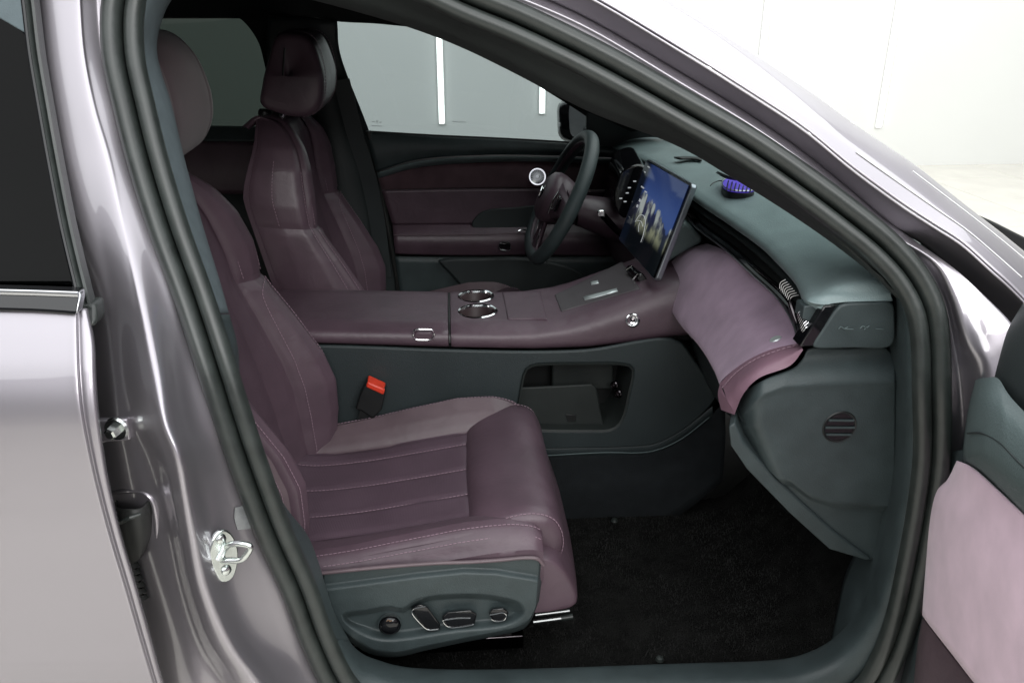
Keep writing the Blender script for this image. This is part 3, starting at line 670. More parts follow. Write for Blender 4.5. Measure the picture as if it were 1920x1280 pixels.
    for y, k in ((-.136, 0), (-.1365, .5), (-.1345, .80), (-.130, .91), (-.120, .965), (-.102, .99), (-.0985, .978), (-.095, .985), (-.07, 1.0), (-.02, 1.01), (.02, 1.01), (.07, 1.0), (.095, .985), (.0985, .978), (.102, .99), (.120, .965), (.130, .91), (.1345, .80), (.1365, .5), (.136, 0)):
        rows.append([H+V((q.x*k*(1-.18*max(0, q.z/.1)*abs(y)/.13), y*(1-.14*max(0, q.z/.1)), q.z*k)) for q in hs])
    hr = grid('head_restraint', rows, 'suede_head' if near else 'leather', root, cc=True, angle=70)
    if not near: stitches('head_stitching', [[H+V((q.x*.985, sg*.103*(1-.14*max(0, q.z/.1)), q.z*.985))+q.normalized()*.001 for q in hs[14:40]] for sg in (-1, 1)], hr)
    if not near: tube('seam', [H+V((-.002-.02*(t/10), -.134+.012*abs(t/10-.45), .062-.125*t/10)) for t in range(11)], 0.0022, 'black_plastic', hr, seg=6)
    for s in (-.055, .055):
        tube('head_post', [O+V((-.505+tilt*.6, s, 1.12)), H+V((-.02, s, -.07))], 0.0065, 'chrome', root, seg=12)
        lathe('post_collar', [(0.016, -0.004), (0.016, 0.004), (0.0125, 0.010), (0.0066, 0.010)], O+V((-.515+tilt*.6, s, 1.172)), (0.15, 0, 1), 'black_plastic', root, n=20)
    # ---- base
    box('seat_base', O+V((-.08, 0, .455)), (.44, .44, .07), 'black_plastic', root, bevel=.02)
    for s in (-.19, .19):
        box('seat_rail', O+V((-.14, s, .335)), (.50, .034, .030), 'dark_chrome', root, bevel=.003)
        box('rail_runner', O+V((-.14, s, .36)), (.46, .022, .028), 'black_plastic', root, bevel=.003)
    if not near:
        prism('side_cover', [O+V((x, -.262, z)) for x, z in ((-.33, .55), (.13, .555), (.14, .5), (.10, .40), (-.15, .36), (-.28, .41))], (0, .03, 0), 'slate', root, bevel=.008)
    prism('side_cover', [O+V((x, .235, z)) for x, z in ((-.33, .55), (.13, .555), (.14, .5), (.10, .40), (-.15, .36), (-.28, .41))], (0, .03, 0), 'slate', root, bevel=.008)
    return root
ps = make_seat('passenger_seat', 'plum leather front seat by the open doorway, with chrome switches on its base', 0.0, -0.40, True, -0.487, 0.022, 0.0)
make_seat('driver_seat', 'plum leather driver seat behind the steering wheel, farther of the two', 0.045, 0.385, False, -0.372, 0.0, 0.03)

# ---- switch panel on the near side of the passenger seat
rec = [(640, 1152), (690, 1141), (730, 1134), (755, 1138), (780, 1122), (860, 1111), (940, 1117), (978, 1130), (988, 1148), (962, 1172), (850, 1188), (728, 1204), (690, 1197), (652, 1174)]
rec = [tuple(q[:2]) for q in spl(p2(rec), 70, closed=True)]
crease = [(590, 1111), (690, 1098), (780, 1086), (870, 1077), (930, 1079), (1000, 1090), (1030, 1098)]
lipc = [(612, 1150), (650, 1186), (700, 1215), (745, 1221), (850, 1199), (960, 1177), (990, 1160)]
def cover(px, py, s, t):
    y = -0.676
    cy_ = interp(px, crease)
    if py < cy_: y += 0.011*sst(0, 15, cy_-py)
    d = pdist(px, py, rec); ins = pin(px, py, rec)
    if ins: y += 0.020*sst(0, 11+13*sst(1150, 1175, py+.12*(px-720)), d)
    ly = interp(px, lipc)
    if py > ly: y += 0.035*((py-ly)/30)**1.5
    e = min(s, 1-s)
    y += 0.02*(1-sst(0, 0.03, e))
    if 1-t < 0.06: y += 0.02*(1-(1-t)/.06)
    return A(px, py, Y=y)
top = [(596, 1078), (640, 1073), (700, 1067), (760, 1062), (820, 1058), (880, 1056), (940, 1052), (985, 1048), (1008, 1050), (1019, 1062)]
bot = [(600, 1100), (615, 1140), (645, 1190), (690, 1224), (740, 1232), (800, 1219), (870, 1204), (940, 1190), (985, 1176), (1010, 1130)]
sc_o = relief('side_cover', top, bot, 190, 110, cover, 'slate', ps, solid=0.004, angle=70)
tube('cushion_piping', spl([A(px, py-3, Y=-.668) for px, py in top], 60), 0.0032, 'leather_light', ps)
def sw(px, py, d): return A(px, py, Y=-0.657-d)
c = sw(731, 1165, 0.0)
k = lathe('round_switch', [(0.0001, 0.017), (0.012, 0.0165), (0.016, 0.014), (0.0185, 0.009), (0.019, 0.0)], c, (0.05, -1, 0.10), 'gloss_black', sc_o, n=40)
lathe('bezel', [(0.0192, 0.002), (0.0200, 0.008), (0.0188, 0.0105)], c, (0.05, -1, 0.10), 'chrome', k, n=40)
tube('symbol', spl([sw(725, 1164, .0187), sw(728, 1161, .0187), sw(731, 1164, .0187), sw(735, 1162, .0187)], 10), 0.0007, 'print_brown', k, seg=5)
def switch(name, poly, d0, d1, m, rim):
    o = prism(name, [sw(x, y, d0) for x, y in poly], sw(poly[0][0], poly[0][1], d1)-sw(poly[0][0], poly[0][1], d0), m, sc_o, bevel=0.003, bseg=3)
    if rim: tube('chrome_edge', spl([sw(x, y, d1+.0005) for x, y in rim], 24), 0.0012, 'chrome', o, seg=8)
    return o
switch('recline_switch', [(770, 1140), (786, 1132), (800, 1136), (825, 1170), (822, 1181), (803, 1183), (796, 1178)], -.012, .014, 'gloss_black', [(798, 1136), (776, 1141), (772, 1147), (790, 1170), (803, 1180), (822, 1179)])
switch('slide_switch', [(828, 1156), (838, 1147), (880, 1143), (893, 1150), (888, 1172), (845, 1177), (838, 1174)], -.012, .014, 'gloss_black', [(882, 1158), (860, 1158), (838, 1161), (830, 1163), (842, 1175), (866, 1174), (888, 1170)])
switch('lumbar_switch', [(916, 1150), (922, 1141), (944, 1139), (953, 1146), (949, 1162), (926, 1165)], -.012, .013, 'gloss_black', [(918, 1152), (930, 1150), (942, 1148), (949, 1152), (946, 1161), (930, 1164), (921, 1160)])
for a, b, z in (((1002, 1141), (1066, 1131), 0), ((1004, 1152), (1068, 1144), 0), ((1000, 1165), (1060, 1157), 1)):
    tube('track_rod', [A(*a, Y=-.60), A(*b, Y=-.60)], 0.0032+0.001*z, 'steel', ps, seg=10)
tube('track_end', [A(1052, 1158, Y=-.60), A(1074, 1155, Y=-.60)], 0.0055, 'rubber', ps, seg=12)
# ---- belt buckle standing between seat and console
bk = empty('belt_buckle', A(690, 790, Y=-.165), 'black seat belt buckle with red release button, standing beside passenger cushion', 'buckle')
q = [A(*p, Y=-.185) for p in ((688, 714), (724, 730), (716, 768), (700, 786), (676, 770), (666, 768), (674, 742))]
prism('buckle_body', q, (0, 0.028, 0), 'black_plastic', bk, bevel=0.004, bseg=3)
prism('release_button', [A(*p, Y=-.188) for p in ((689, 716), (722, 731), (719, 741), (686, 726))], (0, 0.03, 0.004), 'red_plastic', bk, bevel=0.003)
strip('stalk', [A(686, 768, Y=-.175), A(676, 800, Y=-.175), A(664, 830, Y=-.175)], [(-.004, -.011), (.004, -.011), (.004, .011), (-.004, .011)], 'black_plastic', bk, ref=(0, -1, 0))
# ================================================================== CENTRE CONSOLE
con = empty('center_console', (0.05, 0.0, 0.30), 'plum and slate centre console with cup holders between the front seats', 'console')
zlow = [(-.5, .752), (-.29, .747), (-.013, .729), (.171, .719), (.29, .719), (.40, .728), (.492, .739), (.53, .742)]
ztop = [(-.5, .792), (-.279, .787), (-.012, .775), (.10, .771), (.173, .772), (.242, .781), (.291, .794), (.35, .815), (.42, .841), (.47, .858), (.53, .872)]
def csec(x, inset=0.0):
    a, b = interp(x, zlow), interp(x, ztop); d = b-a; i = inset
    pts = [(-.10+i, a-.004), (-.128+i, a), (-.138+i, a+.10*d), (-.141+i, a+.40*d), (-.135+i, a+.72*d), (-.119+i, b-.006-i), (-.095, b-i), (-.045, b+.001-i), (0, b+.0015-i), (.05, b+.001-i), (.095, b-i), (.113-i, b-.003-i), (.127-i, b-.014-i), (.134-i, b-.05), (.128-i, a-.004)]
    return spl([V((x, y, z)) for y, z in pts], 60)
def cbody(name, x0, x1, n, m):
    xs = [x0+(x1-x0)*i/(n-1) for i in range(n)]; rows = []
    rows.append(csec(x0+.000, .005)); rows.append(csec(x0+.0015, .0015))
    rows += [csec(x) for x in xs[1:-1] if x > x0+.004 and x < x1-.004]
    rows += [csec(x1-.0015, .0015), csec(x1, .005)]
    return grid(name, rows, m, con, cc=True, caps=True, angle=50)
lid = cbody('armrest_lid', -.47, -.0140, 30, 'leather')
front = cbody('console_top', -.0105, .525, 60, 'leather')
cups = [(A(895, 585, Z=.772), .0425), (A(892, 557, Z=.772), .0405)]
for c, r in cups:
    n = 40; vs = []; 
    for z in (.64, .80): vs += [V((c.x+r*math.cos(6.28318*i/n), c.y+r*math.sin(6.28318*i/n), z)) for i in range(n)]
    cut(front, vs, gridfaces(2, n, False, True)+[tuple(range(n)), tuple(range(n, 2*n))])
for c, r in cups:
    z = interp(c.x, ztop); cc = V((c.x, c.y, z+.001))
    h = lathe('cup_holder', [(r-.001, .0), (r-.003, -.004), (r-.005, -.07), (r-.010, -.078), (0.0001, -.078)], cc, (0, 0, 1), 'cup_shaded', con, n=44)
    lathe('cup_ring', [(r-.003, -.003), (r-.002, .002), (r+.0015, .0032), (r+.004, .001), (r+.0035, -.001)], cc, (-.02, 0, 1), 'chrome', h, n=56)
def ontop(px, py, dz=0.0):
    z = .78
    for _ in range(12): z = .5*z+.5*(interp(A(px, py, Z=z).x, ztop)+.0012+dz)
    return A(px, py, Z=z)
def toppatch(name, pts, m, lift, parent, n=14, **kw):
    """thin raised patch lying on the console top, corners in order"""
    a, b, c, d = [V((p[0], p[1], 0)) for p in pts]; rows = []
    for i in range(n):
        s = i/(n-1); rows.append([ontop(*(a.lerp(b, s)).lerp(d.lerp(c, s), j/(n-1))[:2], lift) for j in range(n)])
    return grid(name, rows, m, parent, solid=.006, **kw)
toppatch('storage_cover', [(942, 547), (1013, 545), (1026, 597), (952, 597)], 'leather', .0022, con, bevel=.002)
pad = toppatch('phone_pad', [(1040, 552), (1166, 490), (1200, 540), (1052, 583)], 'pad_grey', .0022, con, bevel=.0015)
toppatch('pad_mark', [(1093, 556), (1156, 540), (1158, 545), (1096, 562)], 'badge_metal', .0042, pad, n=4)
toppatch('pad_mark', [(1107, 528), (1121, 525), (1122, 530), (1108, 533)], 'badge_metal', .0042, pad, n=4)
strip('lid_gap', [q+V((-.0016, 0, -.0015)) for q in csec(-.0106)][2:50], [(-.001, -.0018), (.001, -.0018), (.001, .0018), (-.001, .0018)], 'black_plastic', con, ref=(0, 0, 1))
def onside(px, py, d=0.0): return A(px, py, Y=-.1405-d)
hr_ = spl([onside(*q, .0012) for q in ((780, 618), (795, 617), (808, 618), (813, 623), (813, 631), (808, 636), (793, 637), (780, 636), (775, 631), (775, 622))], 40, closed=True)
lh = prism('lid_button', [onside(*q, -.012) for q in ((780, 619), (808, 619), (812, 627), (808, 635), (780, 635), (776, 627))], (0, -.0125, 0), 'leather', con, bevel=.003)
tube('button_rim', hr_, .0018, 'chrome', lh, closed=True, seg=8)
kc = A(1186, 600, Y=-.137); ax = V((-.10, -1, .25))
kb = lathe('round_socket', [(.0001, .002), (.0045, .002), (.005, .005), (.008, .0055), (.0085, .002), (.0115, .003), (.013, .006), (.0152, .005), (.0158, -.004)], kc, ax, 'chrome', con, n=36)
lathe('socket_core', [(.0001, .0065), (.0042, .006), (.0044, .002)], kc, ax, 'dark_chrome', kb, n=24)
# side panel with the open cubby
outer = [(480, 652), (600, 648), (843, 656), (1000, 659), (1100, 656), (1268, 637), (1300, 672), (1342, 745), (1334, 760), (1290, 800), (1232, 832), (1180, 838), (1000, 842), (800, 846), (480, 850)]
hole = [(986, 692), (1000, 684), (1020, 682), (1100, 681), (1168, 682), (1186, 688), (1188, 700), (1180, 740), (1170, 780), (1160, 797), (1145, 806), (1100, 808), (1000, 806), (972, 802), (968, 790), (974, 740)]
SY = -.152
oo = spl([A(*q, Y=SY) for q in outer], 90, closed=True); hh = spl([A(*q, Y=SY) for q in hole], 56, closed=True)
side = plate('side_panel', oo, [hh], (0, .010, 0), 'slate_shaded', con, bevel=.004)
strip('cubby_rim', hh, [(.003, 0), (.001, .004), (-.010, .004), (-.16, .002), (-.16, -.002), (-.010, -.002)], 'trim_dark', side, closed=True, ref=(0, -1, 0))
prism('cubby_back', [A(*q, Y=-.02) for q in ((900, 640), (1300, 640), (1300, 900), (900, 900))], (0, .01, 0), 'black_plastic', side, bevel=0)
prism('cubby_bin', [A(*q, Y=-.125) for q in ((940, 728), (1000, 726), (1060, 723), (1095, 721), (1110, 720), (1118, 726), (1122, 745), (1126, 770), (1132, 795), (1140, 815), (940, 815))], (0, .008, 0), 'trim_dark', side, bevel=.003)
prism('cubby_divider', [A(*q, Y=-.06) for q in ((1035, 660), (1150, 660), (1150, 730), (1035, 730))], (0, .02, 0), 'trim_dark', side, bevel=.004)
prism('bin_latch', [A(*q, Y=-.1275) for q in ((1060, 776), (1080, 778), (1080, 790), (1064, 790))], (0, .004, 0), 'black_plastic', side, bevel=.001)
for q in ((1152, 722), (1159, 738)):
    k = lathe('socket', [(.0001, -.004), (.006, -.003), (.007, .003), (.0095, .002), (.010, -.002)], A(*q, Y=-.10), (-.8, -1, .2), 'dark_chrome', side, n=20)
lower = [[A(px, py-3, Y=SY+.003), A(px, py+2, Y=SY+.001), A(px, py+10, Y=SY+.002), A(px, py+18, Y=SY+.012), A(px, py+24, Y=SY+.05)] for px, py in ((480, 850), (800, 846), (1000, 842), (1180, 838), (1232, 832), (1290, 800), (1336, 764))]
smoothgrid('tunnel_side', lower, 'slate_shaded', con, nu=50, nv=14)
tunnel = [(480, 865), (800, 862), (1000, 858), (1180, 854), (1240, 846), (1300, 812), (1360, 760)]
smoothgrid('tunnel_carpet', [[A(px, py-6, Y=-.146), A(px, py+30, Y=-.156), A(px, py+66, Y=-.172), A(px, py+66, Y=-.172)+V((0, -.012, -.10))] for px, py in tunnel], 'tunnel_cloth', con, nu=40, nv=12, solid=.004)
tube('tunnel_seam', spl([A(*q, Y=-.153) for q in ((1000, 855), (1130, 848), (1220, 846), (1275, 824), (1330, 782))], 40), .0013, 'slate_soft', con, seg=6)
grid('far_side_panel', [[V((x, .128, interp(x, zlow)-.0)), V((x, .14, .55)), V((x, .14, .30))] for x in (-.47, -.2, 0, .2, .4, .52)], 'slate_dark', con, solid=.006)

# ================================================================== DASHBOARD
dash = empty('dashboard', (0.62, 0.0, 0.70), 'slate dashboard with mauve suede panel and slim air vents', 'dashboard')
lip = [V((.49, .72, 1.015)), V((.505, .5, 1.028)), V((.522, .3, 1.034)), V((.532, .1, 1.032)), A(1299, 369, Z=1.026), A(1362, 411, Z=1.024), A(1420, 452, Z=1.022), A(1452, 482, Z=1.020), A(1490, 524, Z=1.017), A(1509, 562, Y=-.672)]
def wbase(y): return .66+.27*max(0, 1-(y/.7)**2)
dr = []
for i, p in enumerate(lip):
    bx = wbase(p.y); d = bx-p.x
    dr.append([p+V((.020, 0, -.018)), p+V((.004, 0, -.010)), p, p+V((.006, 0, .007)), p+V((.022, 0, .013)), p+V((.35*d, 0, .026)), p+V((.7*d, 0, .030)), p+V((d, 0, .018))])
e = lip[-1]
dr.append([e+V((.05, -.016, -.02)), e+V((.03, -.018, -.008)), A(1522, 568, Y=-.692), A(1530, 563, Y=-.690), A(1560, 552, Y=-.690), A(1610, 550, Y=-.688), A(1650, 548, Y=-.690), A(1672, 548, Y=-.692)])
dr.append([A(1530, 576, Y=-.696), A(1540, 573, Y=-.697), A(1552, 571, Y=-.697), A(1560, 569, Y=-.697), A(1585, 566, Y=-.697), A(1615, 565, Y=-.697), A(1650, 564, Y=-.697), A(1673, 564, Y=-.697)])
top_ = smoothgrid('dash_top', dr, 'dash_lit', dash, nu=110, nv=34, angle=70)
sil = [V((.545, .12, .966)), V((.545, .03, .964)), A(1307, 428, Z=.961), A(1363, 471, Z=.958), A(1413, 517, Z=.955), A(1460, 561, Z=.951), A(1487, 604, Z=.948), A(1499, 640, Z=.945)]
sl = spl(sil, 60); ll = spl(lip[3:], 60)
vr = [[ll[i]+V((.010, 0, -.012)), ll[i]+V((.040, 0, -.020)), ll[i].lerp(sl[i], .55)+V((.038, 0, .0)), sl[i]+V((.022, 0, .020)), sl[i]+V((.003, 0, .003))] for i in range(60)]
grid('vent_recess', vr, 'black_plastic', dash, angle=70)
strip('vent_blade', [ll[i].lerp(sl[i], .42)+V((.016, 0, 0)) for i in range(3, 52)], circ(.004, 8, .012), 'slate_dark', dash, ref=(0, 0, 1))
strip('gloss_strip', [q+V((.007, 0, .007)) for q in sl], circ(.0085, 10, .004), 'gloss_black', dash, ref=(0.7, 0, .7))
tube('bright_line', [q+V((-.002, 0, .002)) for q in sl], .0022, 'satin_metal', dash, seg=8)
# suede panel
tp = [A(1326, 456, Y=-.02), A(1363, 473, Z=.955), A(1413, 519, Z=.952), A(1459, 563, Z=.948), A(1486, 607, Z=.945), A(1499, 643, Z=.942)]
md = [(1288, 474, 0), (1305, 525, -.10), (1346, 567, -.25), (1390, 606, -.42), (1415, 643, -.55), (1420, 668, -.635)]
bo = [(1243, 512, .02), (1252, 560, -.08), (1272, 600, -.2), (1310, 643, -.36), (1337, 686, -.50), (1350, 718, -.60)]
sr = []
for i in range(6):
    m_ = A(md[i][0], md[i][1], Y=md[i][2]); b = A(bo[i][0], bo[i][1], Y=bo[i][2]); t = tp[i]
    B_ = V((-.010, 0, .012)); q1 = t.lerp(b, .25)+B_*.75; mm = t.lerp(b, .5)+B_; q2 = t.lerp(b, .76)+B_*.72
    sr.append([t, q1, mm, q2, b, b+V((.012, 0, -.012)), b+V((.05, 0, -.016))])
sp_ = smoothgrid('suede_panel', sr, 'suede', dash, nu=60, nv=40, angle=70)
E1 = sr[-1][:5]
E2 = [A(1506, 656, Y=-.694), A(1480, 686, Y=-.692), A(1424, 708, Y=-.690), A(1394, 738, Y=-.686), A(1378, 774, Y=-.676)]
mid = [a.lerp(b, .5)+V((-.006, -.016, .004)) for a, b in zip(E1, E2)]
ee = [[a, a.lerp(m_, .35)+V((0, -.006, .002)), m_, b] for a, m_, b in zip(E1, mid, E2)]
ret = smoothgrid('panel_end', ee, 'leather_rose', dash, nu=40, nv=20, angle=70)
smoothgrid('panel_end_side', [[E1[4], A(1346, 740, Y=-.61), A(1352, 768, Y=-.625)], [ee[-1][2], A(1362, 748, Y=-.65), A(1362, 772, Y=-.65)], [E2[4], A(1378, 776, Y=-.676), A(1377, 777, Y=-.676)]], 'leather_rose', dash, nu=12, nv=12)
stitches('panel_stitching', [[q+V((-.001, -.001, .002)) for q in spl([a.lerp(m_, .30)+V((-.001, -.006, .003)) for a, m_ in zip(E1, mid)], 40)]], ret)
def pick(o, px, py):                                        # the surface point of a panel that shows nearest a pixel
    off = parent_world(o.parent); best = None
    for p in o.data.polygons:
        c = p.center+off; d = c-CAM; z = d.dot(fw); e = abs(960+FPX*d.dot(rt)/z-px)+abs(640-FPX*d.dot(upv)/z-py)
        if best is None or e < best[0]: best = (e, c, p.normal.copy())
    n_ = best[2] if best[2].dot(CAM-best[1]) > 0 else -best[2]
    return best[1], n_
bp_, bn_ = pick(sp_, 1456, 636)
bd = lathe('panel_badge', [(.0001, .0016), (.0085, .0016), (.0098, .0)], bp_, bn_, 'badge_metal', dash, n=28)
# underside and glove box
ub = []
for i in range(6):
    b = A(bo[i][0], bo[i][1], Y=bo[i][2]); ub.append([b+V((.012, 0, -.012)), b+V((.055, 0, -.05)), b+V((.075, 0, -.14)), b+V((.13, 0, -.21)), b+V((.30, 0, -.23))])
b = A(1378, 776, Y=-.676); ub.append([b+V((.012, 0, -.012)), b+V((.05, 0, -.05)), b+V((.07, 0, -.13)), b+V((.13, 0, -.20)), b+V((.30, 0, -.22))])
smoothgrid('glove_box', ub, 'slate_dark', dash, nu=40, nv=24, angle=70)
# end piece facing the door
def endp(px, py, s, t):
    y = -.700
    cl = interp(px, [(1370, 800), (1400, 770), (1430, 740), (1470, 725), (1560, 720), (1690, 716)])
    if py < cl: y += .030*sst(0, 62, cl-py)+.0
    y -= .002*math.exp(-((py-cl)/5)**2)
    y += .055*(1-sst(1372, 1440, px-0.42*max(0, py-800)))**2
    st_ = interp(px, [(1480, 900), (1520, 930), (1560, 942), (1690, 952)])
    if py > st_: y += .016*sst(0, 10, py-st_)
    if px > 1676: y += .010*sst(1676, 1686, px)
    return A(px, py, Y=y)
et = [(1374, 788), (1380, 757), (1400, 731), (1440, 708), (1490, 688), (1507, 670), (1517, 655), (1590, 654), (1663, 654), (1686, 706)]
eb = [(1376, 795), (1394, 828), (1440, 880), (1500, 938), (1560, 992), (1600, 1024), (1632, 1048), (1654, 1048), (1672, 985), (1686, 900)]
ep = relief('end_panel', et, eb, 90, 70, endp, 'slate', dash, solid=.004, angle=70)
prism('lower_skirt', [A(*q, Y=-.690) for q in ((1366, 800), (1378, 792), (1394, 829), (1440, 882), (1500, 939), (1560, 993), (1634, 1049), (1625, 1051), (1555, 1030), (1480, 962), (1400, 880), (1370, 836))], (.02, .05, 0), 'slate', dash, bevel=.008, bseg=3)
gc = A(1574, 800, Y=-.7005)
g = lathe('round_grille', [(.0001, -.010), (.0235, -.010), (.0240, .001), (.0262, .0016), (.0275, .0)], gc, (0, -1, 0), 'black_plastic', ep, n=44)
lathe('grille_core', [(.0001, .0006), (.0232, .0006)], gc, (0, -1, 0), 'gloss_black', g, n=40)
for dz, l in ((.0125, .020), (.0, .0235), (-.0125, .020)):
    tube('slat', [gc+V((-l, -.0022, dz+.001)), gc+V((l, -.0022, dz-.001))], .0021, 'slate', g, seg=8)
cap = prism('script_cap', spl([A(*q, Y=-.700) for q in ((1576, 573), (1590, 569), (1640, 567), (1670, 566), (1676, 572), (1679, 610), (1677, 640), (1668, 651), (1600, 653), (1530, 653), (1524, 650), (1545, 615))], 50, closed=True), (0, .03, 0), 'slate', dash, bevel=.003)
for s in (((1572, 617), (1577, 612), (1582, 616), (1590, 613)), ((1584, 617), (1600, 617)), ((1612, 616), (1618, 611), (1624, 615), (1630, 610)), ((1620, 618), (1626, 613)), ((1642, 616), (1656, 617))):
    tube('script_stroke', spl([A(*q, Y=-.7012) for q in s], 12), .0009, 'slate_soft', cap, seg=6)
prism('gloss_wedge', [A(*q, Y=-.698) for q in ((1546, 573), (1569, 572), (1526, 649), (1499, 650))], (0, .03, 0), 'gloss_black', dash, bevel=.002)
tube('wedge_edge', [A(1546, 572, Y=-.699), A(1570, 571, Y=-.699)], .0010, 'chrome', dash, seg=6)
prism('corner_vent_block', [A(*q, Y=-.684) for q in ((1508, 574), (1522, 572), (1546, 575), (1530, 600), (1516, 604), (1504, 598))], (0, .03, 0), 'slate', dash, bevel=.002)
for k in range(8):                                          # vent fins near the door
    f = k/7; a = V((1462+18*f, 541+24*f, 0)); b = V((1473+24*f, 524+29*f, 0)); m_ = (a+b)/2+V((-4, -3, 0))
    tube('vent_fin', spl([A(a.x, a.y, Y=-.600-.03*f), A(m_.x, m_.y, Y=-.602-.03*f), A(b.x, b.y, Y=-.606-.03*f)], 8), .0008, 'satin_metal', dash, seg=6)
for k in range(8):
    f = k/7; a = V((1495+9*f, 592+32*f, 0)); b = V((1503+18*f, 580+25*f, 0))
    tube('vent_fin', [A(a.x, a.y, Y=-.668-.015*f), A((a.x+b.x)/2-2, (a.y+b.y)/2, Y=-.672-.015*f), A(b.x, b.y, Y=-.670-.015*f)], .0008, 'satin_metal', dash, seg=6)
tube('vent_lever', [A(1480, 566, Y=-.634), A(1488, 590, Y=-.650), A(1494, 606, Y=-.660)], .0032, 'dark_chrome', dash, seg=8)
# driver half
smoothgrid('driver_panel', [[V((.505, .68, 1.0)), V((.49, .68, .92)), V((.47, .68, .82)), V((.50, .68, .70))], [V((.515, .45, 1.01)), V((.49, .45, .93)), V((.47, .45, .82)), V((.50, .45, .70))], [V((.525, .25, 1.01)), V((.50, .25, .93)), V((.48, .25, .82)), V((.50, .25, .70))], [V((.54, .02, 1.0)), V((.52, .02, .93)), V((.50, .02, .82)), V((.52, .02, .72))]], 'leather', dash, nu=24, nv=20, solid=.01)
idp = prism('instrument_display', spl([A(*q, Y=.205) for q in ((1166, 322), (1184, 312), (1201, 309), (1214, 320), (1204, 350), (1186, 390), (1172, 410), (1158, 398), (1151, 368), (1157, 343))], 40, closed=True), (.03, .26, .0), 'gloss_black', dash, bevel=.004)
box('dash_filler', (.76, 0, .80), (.30, 1.30, .36), 'black_plastic', dash, bevel=0)  # unseen block added to stop light leaking between the dash panels
for px, py in ((1180, 352), (1176, 362), (1190, 340), (1164, 372), (1172, 378)):
    box('readout', A(px, py, Y=.203), (.007, .002, .0025), 'icon', idp, bevel=0)
box('driver_vent', A(1153, 325, Y=.53), (.02, .06, .030), 'gloss_black', dash, bevel=.003)
for k in range(5): box('vent_fin', A(1147+k*3.4, 324+k*.5, Y=.49)+V((-.004, 0, 0)), (.003, .003, .020), 'chrome', dash, bevel=0)
box('vent_bar', A(1154, 326, Y=.49)+V((-.006, 0, 0)), (.022, .003, .004), 'chrome', dash, bevel=.001)
smoothgrid('defroster_slot', [[A(px, py, Z=1.064) for px, py in r] for r in (((1264, 294), (1290, 293), (1314, 295)), ((1275, 297), (1295, 297), (1316, 300)))], 'black_plastic', dash, nu=4, nv=8, solid=.004)
prism('screen_mount', [A(*q, Y=-.035) for q in ((1236, 508), (1246, 470), (1268, 432), (1284, 416), (1300, 428), (1317, 444), (1316, 456), (1288, 470), (1256, 490))], (.01, .10, 0), 'slate_soft', dash, bevel=.008, bseg=3)
col_ = smoothgrid('column_shroud', [[V((.335, .38+.05*math.cos(a), .905+.042*math.sin(a))) + V((t*.18, 0, -t*.05)) + V((0, t*.05*math.cos(a), t*.025*math.sin(a))) for a in [6.2832*k/12 for k in range(12)]] for t in (0, .3, .65, 1)], 'leather', dash, nu=16, nv=40)
stalk = strip('wiper_stalk', spl([A(1166, 440, Y=.27), A(1150, 425, Y=.26), A(1138, 412, Y=.25), A(1126, 399, Y=.24)], 16), circ(.009, 10, .007), 'gloss_black', dash)
box('stalk_tip', A(1127, 400, Y=.235), (.020, .012, .018), 'chrome', stalk, bevel=.003)
prism('drive_selector', [A(*q, Y=.02) for q in ((1176, 497), (1184, 496), (1216, 536), (1214, 544), (1202, 548), (1172, 506))], (.012, -.07, .0), 'gloss_black', dash, bevel=.003)
for a, b in (((1174, 506), (1184, 498)), ((1186, 524), (1196, 512)), ((1190, 531), (1195, 538)), ((1204, 536), (1213, 545))):
    tube('selector_trim', [A(*a, Y=-.055), A(*b, Y=-.055)], .0022, 'chrome', dash, seg=6)

# ---- touch screen
ts = empty('touch_screen', A(1228, 527, Y=-.02), 'large tilted touch screen showing blue sky and peaks, on dashboard centre', 'screen')
TL, TR, BR, BL = A(1213, 297, Y=.17), A(1298, 345, Y=-.13), A(1228, 527, Y=-.13), A(1160, 450, Y=.17)
ex = (TR-TL).normalized(); ey = (TL-BL).normalized(); nz = ex.cross(ey).normalized()
if nz.x > 0: nz = -nz
def rrect(ax, ay, w_, h_, r, n=6):
    out = []
    for cxs, cys, a0 in ((1, 1, 0), (-1, 1, 90), (-1, -1, 180), (1, -1, 270)):
        for k in range(n+1):
            a = R(a0+90*k/n); out.append((cxs*(w_/2-r)+r*math.cos(a), cys*(h_/2-r)+r*math.sin(a)))
    return out
SC = (TL+TR+BR+BL)/4
def sp(u, v, d=0):                                         # 0..1 across and up
    return (BL.lerp(BR, u)).lerp(TL.lerp(TR, u), v)+nz*d
Wd, Hd = (TR-TL).length, (TL-BL).length
rim = [sp(.5+x/Wd, .5+y/Hd) for x, y in rrect(0, 0, Wd, Hd, .010)]
prism('screen_body', rim, nz*-.014, 'screen_edge', ts, bevel=.003, bseg=3)
prism('screen_glass', [sp(.5+x/Wd, .5+y/Hd, .0012) for x, y in rrect(0, 0, Wd-.006, Hd-.006, .008)], nz*-.002, 'gloss_black', ts, bevel=.0008)
m = bpy.data.materials.new('display'); m.use_nodes = True; n, l = nodes(m); b = n['Principled BSDF']
b.inputs['Roughness'].default_value = .08; b.inputs['Base Color'].default_value = (.004, .004, .006, 1)
uv = n.new('ShaderNodeUVMap'); sx = n.new('ShaderNodeSeparateXYZ'); l.new(uv.outputs[0], sx.inputs[0])
mp = n.new('ShaderNodeMapping'); mp.inputs['Scale'].default_value = (3.4, 1.2, 1); l.new(uv.outputs[0], mp.inputs[0])
nz1 = n.new('ShaderNodeTexNoise'); nz1.inputs['Scale'].default_value = 2.4; nz1.inputs['Detail'].default_value = 9; l.new(mp.outputs[0], nz1.inputs['Vector'])
